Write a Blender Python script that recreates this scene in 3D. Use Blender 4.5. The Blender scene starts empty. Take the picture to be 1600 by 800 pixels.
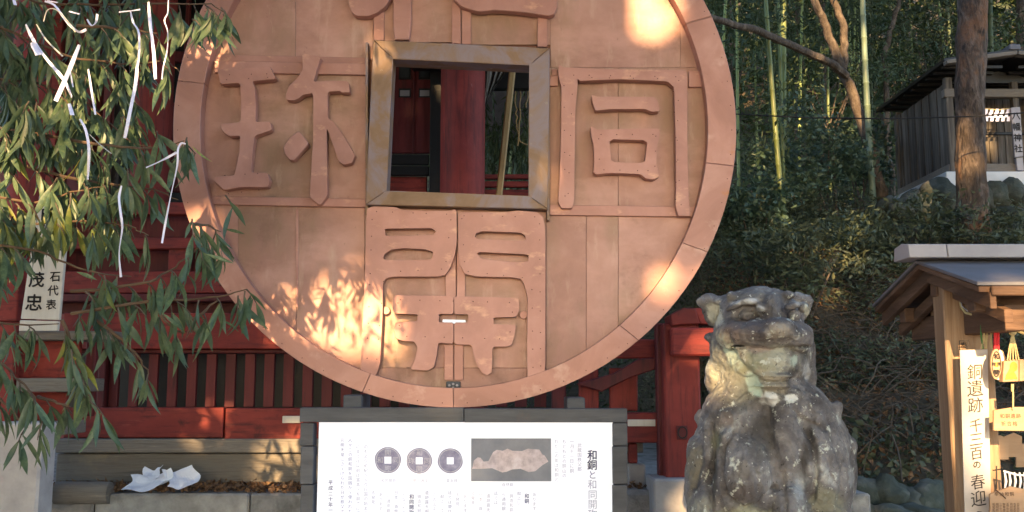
import bpy, bmesh, math, random
import numpy as np
from math import radians, sin, cos, tan, pi
from mathutils import Vector, Matrix, noise
from mathutils.geometry import tessellate_polygon

S = bpy.context.scene
COL = S.collection
R = random.Random(7)
RN = np.random.RandomState(7)

# ------------------------------------------------------------------ camera
FOC = 1500.0                       # focal length in photo pixels (photo is 1600 x 800)
PITCH = radians(7.5)
CAMZ = 1.6
cd = bpy.data.cameras.new('camera'); cam = bpy.data.objects.new('camera', cd); COL.objects.link(cam)
cam.location = (0, 0, CAMZ); cam.rotation_euler = (radians(90) + PITCH, 0, 0)
cd.sensor_width = 36.0; cd.lens = FOC / 1600 * 36.0; cd.clip_start = 0.05; cd.clip_end = 400
S.camera = cam

def W(px, py, Y):
    """point of the place seen at photo pixel (px, py), Y metres in front of the camera"""
    dx = (px - 800) / FOC; u = (400 - py) / FOC
    fy = cos(PITCH) - u * sin(PITCH); fz = sin(PITCH) + u * cos(PITCH)
    t = Y / fy
    return Vector((dx * t, Y, CAMZ + fz * t))

def pxm(Y):
    return FOC / Y                  # rough photo pixels per metre at that distance

# ------------------------------------------------------------------ light
SUN_AZ = radians(7.0)               # the sun stands behind the camera, a little to the left
SUN_EL = radians(20.0)
SDIR = Vector((sin(SUN_AZ) * cos(SUN_EL), cos(SUN_AZ) * cos(SUN_EL), -sin(SUN_EL)))   # travel of the light
wd = bpy.data.worlds.new('World'); S.world = wd; wd.use_nodes = True
nt = wd.node_tree; bg = nt.nodes['Background']
sky = nt.nodes.new('ShaderNodeTexSky'); sky.sky_type = 'NISHITA'; sky.sun_disc = False
sky.sun_elevation = SUN_EL; sky.sun_rotation = radians(180) + SUN_AZ
sky.air_density = 1.0; sky.dust_density = 0.4; sky.ozone_density = 1.0
nt.links.new(sky.outputs[0], bg.inputs[0]); bg.inputs[1].default_value = 0.15
sl = bpy.data.lights.new('sun', 'SUN'); sun = bpy.data.objects.new('sun', sl); COL.objects.link(sun)
sl.energy = 5.0; sl.angle = radians(0.5); sl.color = (1.0, 0.64, 0.30)
sun.rotation_euler = SDIR.to_track_quat('-Z', 'Y').to_euler()
sun.location = (-3, -20, 12)
S.view_settings.view_transform = 'Standard'; S.view_settings.look = 'None'
S.view_settings.exposure = 1.9; S.view_settings.gamma = 1.0
S.render.engine = 'CYCLES'
S.cycles.max_bounces = 6

# ------------------------------------------------------------------ materials
def lin(c):
    return tuple(((x / 12.92) if x <= .04045 else ((x + .055) / 1.055) ** 2.4) for x in c)

def pm(name, cols, scale=5.0, stretch=(1, 1, 1), rough=.7, metal=0.0, bump=.3, bscale=None, detail=6, distort=0.0,
       over=None, coords='Object', rnd=0.0, spec=.4, bdist=.01, attr=None):
    """cols: list of (position, linear colour) for a noise ramp; over: (colour, scale, lo, hi, stretch) a second layer of stain"""
    m = bpy.data.materials.new(name); m.use_nodes = True
    n = m.node_tree; L = n.links; b = n.nodes['Principled BSDF']
    tc = n.nodes.new('ShaderNodeTexCoord'); mp = n.nodes.new('ShaderNodeMapping')
    L.new(tc.outputs[coords], mp.inputs[0]); mp.inputs['Scale'].default_value = stretch
    if rnd:
        oi = n.nodes.new('ShaderNodeObjectInfo'); mu = n.nodes.new('ShaderNodeMath'); mu.operation = 'MULTIPLY'
        mu.inputs[1].default_value = 37.0; L.new(oi.outputs['Random'], mu.inputs[0])
        cb = n.nodes.new('ShaderNodeCombineXYZ')
        for i in range(3): L.new(mu.outputs[0], cb.inputs[i])
        L.new(cb.outputs[0], mp.inputs['Location'])
    no = n.nodes.new('ShaderNodeTexNoise'); no.inputs['Scale'].default_value = scale; no.inputs['Detail'].default_value = detail
    no.inputs['Roughness'].default_value = .62; no.inputs['Distortion'].default_value = distort
    L.new(mp.outputs[0], no.inputs['Vector'])
    cr = n.nodes.new('ShaderNodeValToRGB'); L.new(no.outputs[0], cr.inputs[0])
    el = cr.color_ramp.elements
    while len(el) > 1: el.remove(el[-1])
    el[0].position = cols[0][0]; el[0].color = (*cols[0][1], 1)
    for p, c in cols[1:]:
        e = el.new(p); e.color = (*c, 1)
    out = cr.outputs[0]
    if attr:
        at = n.nodes.new('ShaderNodeAttribute'); at.attribute_name = attr
        mx = n.nodes.new('ShaderNodeMix'); mx.data_type = 'RGBA'
        L.new(at.outputs['Alpha'], mx.inputs[0]); L.new(out, mx.inputs[6]); L.new(at.outputs['Color'], mx.inputs[7]); out = mx.outputs[2]
    for ov in (over or []):
        oc, osc, lo, hi, ost = ov
        m2 = n.nodes.new('ShaderNodeMapping'); L.new(tc.outputs[coords], m2.inputs[0]); m2.inputs['Scale'].default_value = ost
        if rnd: L.new(cb.outputs[0], m2.inputs['Location'])
        n2 = n.nodes.new('ShaderNodeTexNoise'); n2.inputs['Scale'].default_value = osc; n2.inputs['Detail'].default_value = 8
        n2.inputs['Roughness'].default_value = .65
        L.new(m2.outputs[0], n2.inputs['Vector'])
        mr = n.nodes.new('ShaderNodeMapRange'); mr.inputs[1].default_value = lo; mr.inputs[2].default_value = hi
        L.new(n2.outputs[0], mr.inputs[0])
        mx = n.nodes.new('ShaderNodeMix'); mx.data_type = 'RGBA'
        L.new(mr.outputs[0], mx.inputs[0]); L.new(out, mx.inputs[6]); mx.inputs[7].default_value = (*oc, 1); out = mx.outputs[2]
    if rnd:
        hs = n.nodes.new('ShaderNodeHueSaturation'); mr = n.nodes.new('ShaderNodeMapRange')
        mr.inputs[3].default_value = 1 - rnd; mr.inputs[4].default_value = 1 + rnd
        L.new(oi.outputs['Random'], mr.inputs[0]); L.new(mr.outputs[0], hs.inputs['Value']); L.new(out, hs.inputs['Color']); out = hs.outputs[0]
    L.new(out, b.inputs['Base Color'])
    b.inputs['Roughness'].default_value = rough; b.inputs['Metallic'].default_value = metal
    b.inputs['Specular IOR Level'].default_value = spec
    if bump:
        n3 = n.nodes.new('ShaderNodeTexNoise'); n3.inputs['Scale'].default_value = bscale or scale * 3; n3.inputs['Detail'].default_value = 8
        L.new(mp.outputs[0], n3.inputs['Vector'])
        bp = n.nodes.new('ShaderNodeBump'); bp.inputs['Strength'].default_value = bump; bp.inputs['Distance'].default_value = bdist
        L.new(n3.outputs[0], bp.inputs['Height']); L.new(bp.outputs[0], b.inputs['Normal'])
    return m

def leafmat(name, c1, c2, c3, rough=.45, trans=.3, scale=4.0, rnd=.25):
    m = bpy.data.materials.new(name); m.use_nodes = True
    n = m.node_tree; L = n.links; b = n.nodes['Principled BSDF']; o = n.nodes['Material Output']
    tc = n.nodes.new('ShaderNodeTexCoord'); no = n.nodes.new('ShaderNodeTexNoise'); no.inputs['Scale'].default_value = scale
    no.inputs['Detail'].default_value = 5; no.inputs['Roughness'].default_value = .8
    L.new(tc.outputs['Object'], no.inputs['Vector'])
    cr = n.nodes.new('ShaderNodeValToRGB'); el = cr.color_ramp.elements
    el[0].position = .34; el[0].color = (*c1, 1); el[1].position = .66; el[1].color = (*c3, 1)
    e = el.new(.5); e.color = (*c2, 1)
    L.new(no.outputs[0], cr.inputs[0])
    oi = n.nodes.new('ShaderNodeObjectInfo'); mr = n.nodes.new('ShaderNodeMapRange'); mr.inputs[3].default_value = 1 - rnd; mr.inputs[4].default_value = 1 + rnd
    L.new(oi.outputs['Random'], mr.inputs[0])
    hs = n.nodes.new('ShaderNodeHueSaturation'); L.new(mr.outputs[0], hs.inputs['Value']); L.new(cr.outputs[0], hs.inputs['Color'])
    L.new(hs.outputs[0], b.inputs['Base Color']); b.inputs['Roughness'].default_value = rough
    tr = n.nodes.new('ShaderNodeBsdfTranslucent'); L.new(hs.outputs[0], tr.inputs[0])
    mx = n.nodes.new('ShaderNodeMixShader'); mx.inputs[0].default_value = trans
    L.new(b.outputs[0], mx.inputs[1]); L.new(tr.outputs[0], mx.inputs[2]); L.new(mx.outputs[0], o.inputs[0])
    return m

def solid(name, c, rough=.6, metal=0.0, spec=.4):
    return pm(name, [(.3, tuple(x * .85 for x in c)), (.7, tuple(min(1, x * 1.1) for x in c))], 30, rough=rough, metal=metal, bump=.1, spec=spec)

M = {}
cu1, cu2, cu3 = (.31, .17, .145), (.40, .225, .19), (.49, .30, .26)
M['copper'] = pm('copper_sheet', [(.28, cu1), (.5, cu2), (.72, cu3)], 2.2, (1, 1, 1), .5, .30, .12, 9, distort=.6, rnd=.07,
                 over=[((.25, .175, .115), 1.3, .48, .72, (1.4, 1, .6)), ((.52, .31, .27), 2.3, .50, .74, (.8, 1, 1.6)), ((.52, .36, .30), 5, .56, .78, (2.2, 1, .6)), ((.20, .11, .09), 3.1, .58, .78, (1, 1, 1)), ((.13, .07, .055), 26, .66, .80, (1, 1, .5))], bdist=.02)
M['copper_raised'] = pm('copper_raised', [(.28, (.32, .165, .14)), (.5, (.41, .215, .185)), (.74, (.50, .285, .25))], 3.0, (1, 1, 1), .45, .30, .10, 14, rnd=.05, distort=.4,
                 over=[((.62, .37, .27), 8, .58, .75, (1, 1, 2)), ((.2, .09, .06), 34, .68, .80, (1, 1, 1))], bdist=.01)
M['copper_rim'] = pm('copper_rim', [(.28, (.33, .17, .14)), (.5, (.415, .22, .185)), (.74, (.51, .30, .26))], 2.6, (1, 1, 1), .45, .35, .10, 10, rnd=.06, distort=.8,
                 over=[((.45, .19, .08), 3.2, .64, .72, (1, 1, 1)), ((.60, .42, .36), 5, .58, .80, (1, 1, 1)), ((.24, .10, .07), 30, .66, .80, (1, 1, 1))], bdist=.01)
M['bronze'] = pm('bronze_frame', [(.3, (.20, .125, .075)), (.46, (.25, .16, .105)), (.60, (.25, .205, .23)), (.76, (.27, .18, .12))], 3.0, (1, 1, 1), .5, .2, .12, 20, distort=1.2, rnd=.05,
                 over=[((.36, .32, .27), 14, .66, .76, (1, 1, 1))])
M['copper_edge'] = solid('copper_edge', (.20, .09, .06), .6, .2)
M['screw'] = solid('screw_metal', (.10, .05, .04), .5, .5)
M['red'] = pm('red_paint', [(.3, (.150, .018, .016)), (.5, (.22, .028, .022)), (.72, (.30, .044, .034))], 3, (1, 1, 1), .7, 0, .45, 18, rnd=.16, detail=9,
              over=[((.11, .016, .015), 5, .50, .66, (.7, 2, 6)), ((.33, .075, .06), 12, .62, .78, (.6, 2, 5)), ((.06, .012, .012), 9, .58, .74, (1, 1, 1)), ((.42, .16, .13), 34, .68, .76, (1, 1, .6))], bdist=.008)
M['red_post'] = pm('red_post_paint', [(.3, (.150, .018, .016)), (.5, (.21, .027, .022)), (.72, (.28, .042, .034))], 3, (1, 1, 1), .7, 0, .45, 18, rnd=.12, detail=9,
              over=[((.10, .016, .015), 5, .50, .66, (6, 6, .5)), ((.33, .085, .07), 12, .64, .78, (5, 5, .5)), ((.40, .20, .17), 30, .69, .76, (1, 1, .5))], bdist=.008)
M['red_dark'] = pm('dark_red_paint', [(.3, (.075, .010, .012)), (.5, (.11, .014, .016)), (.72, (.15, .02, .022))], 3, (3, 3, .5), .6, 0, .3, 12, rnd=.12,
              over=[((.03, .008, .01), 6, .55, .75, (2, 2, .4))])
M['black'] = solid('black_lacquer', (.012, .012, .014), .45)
M['greywood'] = pm('weathered_wood', [(.3, (.13, .115, .10)), (.48, (.20, .18, .155)), (.56, (.16, .14, .12)), (.74, (.30, .265, .22))], 3.5, (.45, 3, 9), .85, 0, .6, 10, distort=1.6, rnd=.14,
              over=[((.34, .27, .17), 1.5, .60, .75, (1, 1, 1)), ((.07, .06, .055), 3, .6, .8, (.5, 3, 6))])
M['greywood_v'] = pm('weathered_board', [(.3, (.05, .043, .036)), (.5, (.11, .095, .08)), (.74, (.21, .185, .16))], 4, (8, 8, .4), .85, 0, .5, 8, distort=.8, rnd=.3)
M['warmwood'] = pm('planed_post_wood', [(.3, (.21, .125, .07)), (.5, (.32, .205, .125)), (.74, (.44, .31, .20))], 2.6, (9, 9, .5), .6, 0, .25, 10, distort=1.4, rnd=.1,
              over=[((.20, .11, .05), 3, .60, .74, (4, 4, .7))])
M['brownwood'] = pm('brown_roof_wood', [(.3, (.055, .030, .019)), (.5, (.095, .053, .034)), (.74, (.15, .09, .06))], 3, (1, 1, 6), .75, 0, .4, 14, distort=1, rnd=.2)
M['roofgrey'] = pm('grey_roof_sheet', [(.3, (.095, .095, .11)), (.6, (.14, .14, .165))], 5, (1, 1, 1), .55, .1, .15, rnd=.06)
M['ridge'] = pm('pale_ridge_sheet', [(.3, (.27, .255, .28)), (.6, (.35, .33, .35))], 5, (1, 1, 1), .5, .1, .12, rnd=.06)
M['board'] = pm('slate_blue_board', [(.3, (.062, .066, .078)), (.6, (.095, .10, .115)), (.8, (.12, .125, .14))], 4, (1, 3, 6), .55, 0, .25, 12, rnd=.10,
              over=[((.13, .09, .075), 2.0, .60, .72, (1, 1, 1))])
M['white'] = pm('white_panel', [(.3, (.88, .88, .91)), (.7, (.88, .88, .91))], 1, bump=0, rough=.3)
_b = M['white'].node_tree.nodes['Principled BSDF']; _b.inputs['Emission Color'].default_value = (.70, .80, 1.0, 1); _b.inputs['Emission Strength'].default_value = .12      # bluish glow added to make the panel glare white
M['paper'] = pm('white_paper', [(.3, (.74, .77, .86)), (.7, (.84, .86, .93))], 8, bump=.1, rough=.6)
M['ribbon'] = pm('white_ribbon', [(.3, (.60, .62, .86)), (.7, (.74, .74, .92))], 8, bump=.1, rough=.35)
M['ribbon_grey'] = pm('grey_ribbon', [(.3, (.34, .34, .33)), (.7, (.46, .45, .44))], 8, bump=.1, rough=.5)
M['cream'] = pm('cream_board', [(.3, (.55, .50, .43)), (.7, (.64, .60, .53))], 4, (6, 6, .5), bump=.15, rough=.6)
M['ink'] = solid('black_ink', (.03, .026, .028), .6)
M['stone'] = pm('grey_stone', [(.3, (.16, .155, .15)), (.5, (.26, .25, .24)), (.72, (.38, .37, .35))], 7, bump=.7, rough=.9, detail=10, rnd=.15,
              over=[((.08, .08, .07), 3, .56, .72, (1, 1, 1))], bdist=.015)
M['stone_pale'] = pm('pale_stone', [(.3, (.27, .255, .255)), (.7, (.38, .36, .355))], 9, bump=.4, rough=.85, rnd=.08, over=[((.5, .33, .32), 1.6, .55, .7, (1, 1, 1))])  # pink patches put pinkish light into the stone colour
M['boulder'] = pm('mossy_boulder', [(.3, (.022, .028, .022)), (.5, (.05, .06, .048)), (.72, (.12, .12, .105))], 5, bump=.8, rough=.9, detail=10, rnd=.25, bdist=.03)
M['komainu'] = pm('lichen_stone', [(.32, (.065, .060, .064)), (.46, (.13, .122, .126)), (.58, (.20, .19, .192)), (.72, (.40, .41, .39))], 9, bump=.9, bscale=34, rough=.92, detail=12, distort=.3, attr='tone',
              over=[((.50, .52, .46), 17, .60, .66, (1, 1, 1)), ((.035, .032, .03), 7, .58, .72, (1, 1, .6)), ((.55, .56, .52), 46, .63, .68, (1, 1, 1)), ((.03, .028, .026), 75, .62, .68, (1, 1, 1))], bdist=.02)
M['bark'] = pm('rough_bark', [(.34, (.03, .023, .019)), (.5, (.075, .056, .045)), (.66, (.15, .118, .098))], 5, (2.5, 2.5, .8), .9, 0, 1.0, 7, detail=10, distort=1,
              over=[((.24, .11, .05), 1.6, .50, .66, (1, 1, .6)), ((.02, .016, .013), 14, .56, .68, (1.5, 1.5, .5))], bdist=.06)
M['bark_thin'] = pm('thin_bark', [(.3, (.04, .03, .025)), (.5, (.085, .065, .05)), (.72, (.18, .145, .115))], 6, (2, 2, 1), .85, 0, 1.0, 20, bdist=.02)
M['twig'] = pm('twig_bark', [(.3, (.07, .045, .03)), (.7, (.13, .085, .055))], 8, bump=.3, rough=.8)
M['vine'] = pm('dry_vine', [(.3, (.045, .035, .026)), (.6, (.09, .07, .052)), (.8, (.16, .13, .10))], 3, bump=.2, rough=.85)
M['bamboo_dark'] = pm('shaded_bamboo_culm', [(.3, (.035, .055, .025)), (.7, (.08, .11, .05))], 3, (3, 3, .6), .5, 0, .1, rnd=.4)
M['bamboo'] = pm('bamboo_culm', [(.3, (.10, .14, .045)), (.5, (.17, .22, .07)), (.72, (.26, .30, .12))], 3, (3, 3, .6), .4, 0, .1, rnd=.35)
M['bamboo_pale'] = pm('pale_bamboo_culm', [(.3, (.11, .16, .11)), (.6, (.17, .23, .16))], 3, (3, 3, .6), .45, 0, .1, rnd=.15)
M['bamboo_dry'] = pm('dry_bamboo_pole', [(.3, (.30, .20, .085)), (.6, (.42, .29, .14))], 3, (6, 6, .6), .5, 0, .1)
M['leaf'] = leafmat('peach_leaf', (.050, .095, .056), (.085, .14, .078), (.145, .20, .10), .42, .28, 9)
M['leaf_y'] = leafmat('turning_leaf', (.14, .19, .05), (.22, .25, .05), (.34, .32, .07), .4, .35, 9)  # yellow tint puts sunlight into the leaf colour
M['leaf_b'] = leafmat('bamboo_leaf', (.028, .052, .022), (.048, .078, .032), (.095, .125, .05), .55, .3, 2)
M['leaf_d'] = leafmat('undergrowth_leaf', (.030, .046, .024), (.055, .074, .040), (.12, .125, .075), .65, .2, 1.3)
M['leaf_s'] = leafmat('shrub_leaf', (.035, .07, .045), (.06, .10, .062), (.10, .145, .085), .45, .25, 2)
M['leaf_far'] = leafmat('far_leaf', (.018, .04, .014), (.04, .075, .022), (.09, .12, .035), .6, .3, .5)
M['leaf_dense'] = pm('shade_leaf', [(.3, (.03, .06, .02)), (.7, (.08, .12, .04))], 2, bump=0, rough=.6)
M['litter'] = pm('leaf_litter', [(.3, (.10, .055, .03)), (.5, (.18, .10, .055)), (.72, (.30, .19, .10))], 20, bump=.8, rough=.9, bdist=.02, rnd=.2)
M['earth'] = pm('forest_earth', [(.3, (.035, .028, .018)), (.5, (.06, .048, .03)), (.72, (.10, .08, .05))], 3, bump=.9, rough=.95, bdist=.04)
M['gravel'] = pm('pale_gravel', [(.3, (.20, .19, .18)), (.7, (.33, .31, .29))], 30, bump=.8, rough=.95, bdist=.02)
M['plaster'] = pm('white_plaster', [(.3, (.50, .53, .56)), (.7, (.64, .67, .70))], 3, bump=.2, rough=.85)
M['fabric'] = pm('grey_gauze', [(.3, (.16, .16, .165)), (.7, (.34, .34, .34))], 7, (2, 2, .5), bump=.4, rough=.9)
M['rope'] = solid('straw_rope', (.46, .38, .20), .8)
M['redcord'] = solid('red_cord', (.62, .02, .03), .6)
M['greencord'] = solid('green_cord', (.05, .16, .05), .7)
M['ema'] = pm('votive_wood', [(.3, (.36, .22, .13)), (.7, (.48, .32, .20))], 3, (1, 1, 8), bump=.1, rough=.6, rnd=.08)
M['gold'] = solid('gold_figure', (.42, .30, .05), .35, .4)
M['wire'] = solid('wire_black', (.01, .01, .01), .6)
M['glass'] = solid('dusty_glass', (.05, .06, .065), .2)

# ------------------------------------------------------------------ mesh helpers
def thing(name, label, cat, loc, group=None, kind=None):
    o = bpy.data.objects.new(name, None); COL.objects.link(o); o.empty_display_size = .1
    o.location = loc; o['label'] = label; o['category'] = cat
    if group: o['group'] = group
    bpy_loc[o.name] = Vector(loc)
    return o
bpy_loc = {}

def tag(o, label=None, cat=None, group=None, kind=None):
    if label: o['label'] = label
    if cat: o['category'] = cat
    if group: o['group'] = group
    if kind: o['kind'] = kind
    return o

def wloc(o):
    v = Vector((0, 0, 0))
    while o is not None:
        v += Vector(o.location); o = o.parent
    return v

def link_mesh(name, me, parent=None, loc=None):
    o = bpy.data.objects.new(name, me); COL.objects.link(o)
    if parent is not None: o.parent = parent
    if loc is not None: o.location = loc
    return o

def bevel_bm(bm, w, ang=50):
    es = [e for e in bm.edges if len(e.link_faces) == 2 and e.calc_face_angle(0) > radians(ang)]
    if es and w: bmesh.ops.bevel(bm, geom=es, offset=w, segments=1, profile=.6, affect='EDGES', clamp_overlap=True)

class MB:
    """collects shapes given in place coordinates; build() links them as ONE mesh object below its parent"""
    def __init__(s): s.v = []; s.f = []; s.mi = []; s.cur = 0
    def add(s, vs, fs):
        o = len(s.v); s.v += [tuple(x) for x in vs]; s.f += [tuple(i + o for i in f) for f in fs]; s.mi += [s.cur] * len(fs); return s
    def box8(s, P):
        return s.add(P, [(0, 1, 2, 3), (7, 6, 5, 4), (0, 4, 5, 1), (1, 5, 6, 2), (2, 6, 7, 3), (3, 7, 4, 0)])
    def box(s, c, d, rot=None):
        c = Vector(c); x, y, z = d[0] / 2, d[1] / 2, d[2] / 2
        P = [Vector(p) for p in ((-x, -y, -z), (x, -y, -z), (x, -y, z), (-x, -y, z), (-x, y, -z), (x, y, -z), (x, y, z), (-x, y, z))]
        if rot is not None: P = [rot @ p for p in P]
        return s.box8([c + p for p in P])
    def bar(s, a, b, w, h, up=(0, 0, 1)):
        a = Vector(a); b = Vector(b); d = (b - a); l = d.length; d.normalize(); up = Vector(up)
        if abs(d.dot(up)) > .98: up = Vector((0, 1, 0))
        x = d.cross(up).normalized(); z = x.cross(d).normalized()
        P = []
        for e in (a, b):
            for sx, sz in ((-1, -1), (1, -1), (1, 1), (-1, 1)): P.append(e + x * w / 2 * sx + z * h / 2 * sz)
        return s.add(P, [(0, 1, 2, 3)[::-1], (4, 5, 6, 7), (0, 1, 5, 4), (1, 2, 6, 5), (2, 3, 7, 6), (3, 0, 4, 7)])
    def prism(s, loops, d):
        """loops: outer loop then hole loops of 3-D points in one plane; d: thickness vector"""
        d = Vector(d); tri = tessellate_polygon([[Vector(p) for p in l] for l in loops])
        flat = [Vector(p) for l in loops for p in l]; n = len(flat)
        fs = [tuple(t) for t in tri] + [tuple(i + n for i in reversed(t)) for t in tri]
        o = 0
        for l in loops:
            k = len(l)
            for i in range(k):
                a, b = o + i, o + (i + 1) % k; fs.append((a, b, b + n, a + n))
            o += k
        return s.add(flat + [p + d for p in flat], fs)
    def tube(s, pts, r, n=8, cap=True):
        pts = [Vector(p) for p in pts]; k = len(pts)
        if not hasattr(r, '__len__'): r = [r] * k
        vs = []; fs = []; prev = None
        for i, p in enumerate(pts):
            d = (pts[min(i + 1, k - 1)] - pts[max(i - 1, 0)])
            if d.length < 1e-9: d = Vector((0, 0, 1))
            d.normalize()
            if prev is None:
                up = Vector((0, 0, 1)) if abs(d.z) < .9 else Vector((0, 1, 0)); x = d.cross(up).normalized()
            else:
                x = (prev - d * prev.dot(d)).normalized()
            prev = x; y = d.cross(x)
            for j in range(n):
                a = 2 * pi * j / n; vs.append(p + x * (cos(a) * r[i]) + y * (sin(a) * r[i]))
        for i in range(k - 1):
            for j in range(n):
                a = i * n + j; b = i * n + (j + 1) % n; fs.append((a, b, b + n, a + n))
        if cap: fs.append(tuple(range(n))[::-1]); fs.append(tuple((k - 1) * n + j for j in range(n)))
        return s.add(vs, fs)
    def ell(s, c, r, nu=14, nv=9, rot=None):
        c = Vector(c); vs = []; fs = []
        for i in range(nv + 1):
            t = pi * i / nv
            for j in range(nu):
                a = 2 * pi * j / nu; p = Vector((r[0] * sin(t) * cos(a), r[1] * sin(t) * sin(a), r[2] * cos(t)))
                vs.append(c + (rot @ p if rot else p))
        for i in range(nv):
            for j in range(nu):
                a = i * nu + j; b = i * nu + (j + 1) % nu; fs.append((a, b, b + nu, a + nu))
        return s.add(vs, fs)
    def build(s, name, mat, parent=None, bevel=0, label=None, cat=None, group=None, kind=None, smooth=False, origin=None, ang=50):
        if parent is not None: org = wloc(parent); off = Vector((0, 0, 0))
        else:
            if origin is None:
                a = np.array(s.v); origin = Vector(((a[:, 0].min() + a[:, 0].max()) / 2, (a[:, 1].min() + a[:, 1].max()) / 2, a[:, 2].min()))
            org = Vector(origin); off = org
        bm = bmesh.new(); vs = [bm.verts.new(Vector(v) - org) for v in s.v]
        for f, mi in zip(s.f, s.mi):
            try: bm.faces.new([vs[i] for i in f]).material_index = mi
            except ValueError: pass
        bmesh.ops.remove_doubles(bm, verts=bm.verts, dist=1e-5)
        bmesh.ops.recalc_face_normals(bm, faces=bm.faces)
        if bevel: bevel_bm(bm, bevel, ang)
        if smooth:
            for f in bm.faces: f.smooth = True
            for e in bm.edges:
                if len(e.link_faces) == 2 and e.calc_face_angle(0) > radians(40): e.smooth = False
        me = bpy.data.meshes.new(name); bm.to_mesh(me); bm.free()
        for mm in (mat if isinstance(mat, (list, tuple)) else [mat]): me.materials.append(mm)
        o = link_mesh(name, me, parent, off if parent is None else (0, 0, 0))
        return tag(o, label, cat, group, kind)

def P2(poly, Y):
    return [W(x, y, Y) for x, y in poly]

def soften(poly, r=.12):
    out = []
    n = len(poly)
    for i in range(n):
        a = poly[i]; b = poly[(i + 1) % n]
        out.append((a[0] + (b[0] - a[0]) * r, a[1] + (b[1] - a[1]) * r)); out.append((b[0] + (a[0] - b[0]) * r, b[1] + (a[1] - b[1]) * r))
    return out

def pxrect(mb, x0, y0, x1, y1, Y, depth):
    """a box whose front face fills the photo rectangle at distance Y"""
    a = W(x0, y1, Y); b = W(x1, y0, Y)
    return mb.box(((a.x + b.x) / 2, Y + depth / 2, (a.z + b.z) / 2), (b.x - a.x, depth, b.z - a.z))

def mesh_np(name, V, F, mat, parent=None, loc=None):
    V = np.asarray(V, dtype=np.float32); F = np.asarray(F, dtype=np.int32); k = F.shape[1]
    me = bpy.data.meshes.new(name); me.vertices.add(len(V)); me.vertices.foreach_set('co', V.ravel())
    me.loops.add(F.size); me.loops.foreach_set('vertex_index', F.ravel())
    me.polygons.add(len(F)); me.polygons.foreach_set('loop_start', np.arange(0, F.size, k, dtype=np.int32))
    me.polygons.foreach_set('loop_total', np.full(len(F), k, dtype=np.int32)); me.update(calc_edges=True)
    me.materials.append(mat)
    return link_mesh(name, me, parent, loc)

def leaves_np(P, length, width, rs, droop=.5, fold=.25):
    """folded lance-shaped leaves at the points P"""
    n = len(P); P = np.asarray(P)
    a = rs.uniform(0, 2 * pi, n); el = rs.normal(-droop, .55, n)
    d = np.stack([np.cos(a) * np.cos(el), np.sin(a) * np.cos(el), np.sin(el)], 1)
    r = rs.normal(0, 1, (n, 3)); s = np.cross(d, r); s /= np.linalg.norm(s, axis=1)[:, None] + 1e-9
    nn = np.cross(d, s)
    L = (length * rs.uniform(.6, 1.25, n))[:, None]; w = (width * rs.uniform(.7, 1.2, n))[:, None]
    mid = P + d * L * .4
    V = np.stack([P, mid + s * w + nn * w * fold, P + d * L + nn * w * fold * -1.5, mid - s * w + nn * w * fold], 1).reshape(-1, 3)
    i = np.arange(n)[:, None] * 4
    F = np.concatenate([i + np.array([[0, 1, 2]]), i + np.array([[0, 2, 3]])], 0)
    return V, F

# text: Blender's own built-in font, turned into flat mesh lettering
def glyph_mesh(ch, cache={}):
    if ch not in cache:
        c = bpy.data.curves.new('lettering', 'FONT'); c.body = ch; c.size = 1; c.resolution_u = 2
        o = bpy.data.objects.new('lettering', c); COL.objects.link(o)
        bpy.context.view_layer.update()
        me = bpy.data.meshes.new_from_object(o.evaluated_get(bpy.context.evaluated_depsgraph_get()))
        v = np.array([tuple(x.co) for x in me.vertices]) if len(me.vertices) else np.zeros((0, 3)); f = [tuple(p.vertices) for p in me.polygons]
        COL.objects.unlink(o); bpy.data.objects.remove(o); bpy.data.meshes.remove(me); bpy.data.curves.remove(c)
        if len(v): v[:, 0] -= (v[:, 0].min() + v[:, 0].max()) / 2 if ch not in 'のとっ' else .46; v[:, 1] -= .37
        cache[ch] = (v, f)
    return cache[ch]

def put_text(mb, txt, px, py, step, size, Y, bold=0, sx=1.0, skew=0.0, jit=0.0, horiz=False, slopex=0.0):
    """column of characters: first centred at photo pixel (px, py), step pixels apart"""
    for i, ch in enumerate(txt):
        v, f = glyph_mesh(ch)
        if not len(v): continue
        cx = px + (step * i if horiz else slopex * i); cy = py + (0 if horiz else step * i)
        c = W(cx, cy, Y); s = size / pxm(Y) * 1.05
        ra = R.uniform(-1, 1) * jit; s2 = s * (1 + R.uniform(-1, 1) * jit)
        for bx, bz in ([(0, 0)] if not bold else [(-bold, 0), (bold, 0), (0, bold), (0, -bold)]):
            k = [0, 0]
            vs = []
            for (x, y, z) in v:
                X = x * sx; Z = y + x * skew
                X, Z = X * cos(ra) - Z * sin(ra), X * sin(ra) + Z * cos(ra)
                vs.append((c.x + X * s2 + bx * s, Y - .0004 * (abs(bx) > 0) - (.0002 if bz > 0 else 0), c.z + Z * s2 + bz * s))
            mb.add(vs, f)

# ------------------------------------------------------------------ ground and terrain
def hill_z(x, y):
    ys = [0, 6.4, 6.85, 8.2, 12.0, 20, 32, 48, 70, 110]
    zs = [0.0, 0.0, .62, 1.25, 3.45, 5.6, 10.0, 19, 38, 60]
    zr = float(np.interp(y, ys, zs))
    ys2 = [0, 12.5, 16, 30, 48, 70, 110]; zs2 = [0, 0, 2.0, 9.0, 19, 38, 60]
    zl = float(np.interp(y, ys2, zs2))
    t = min(1, max(0, (x - 1.4) / 1.2)); t = t * t * (3 - 2 * t)
    z = zl * (1 - t) + zr * t
    bumpy = min(1, z * 2)
    z += bumpy * (.16 * noise.noise(Vector((x * .7, y * .7, 0))) + .07 * noise.noise(Vector((x * 2.2, y * 2.2, 3))))
    if 4.6 < x < 10 and 11.2 < y < 14.5: z = min(z, 3.42)
    return z

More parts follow.
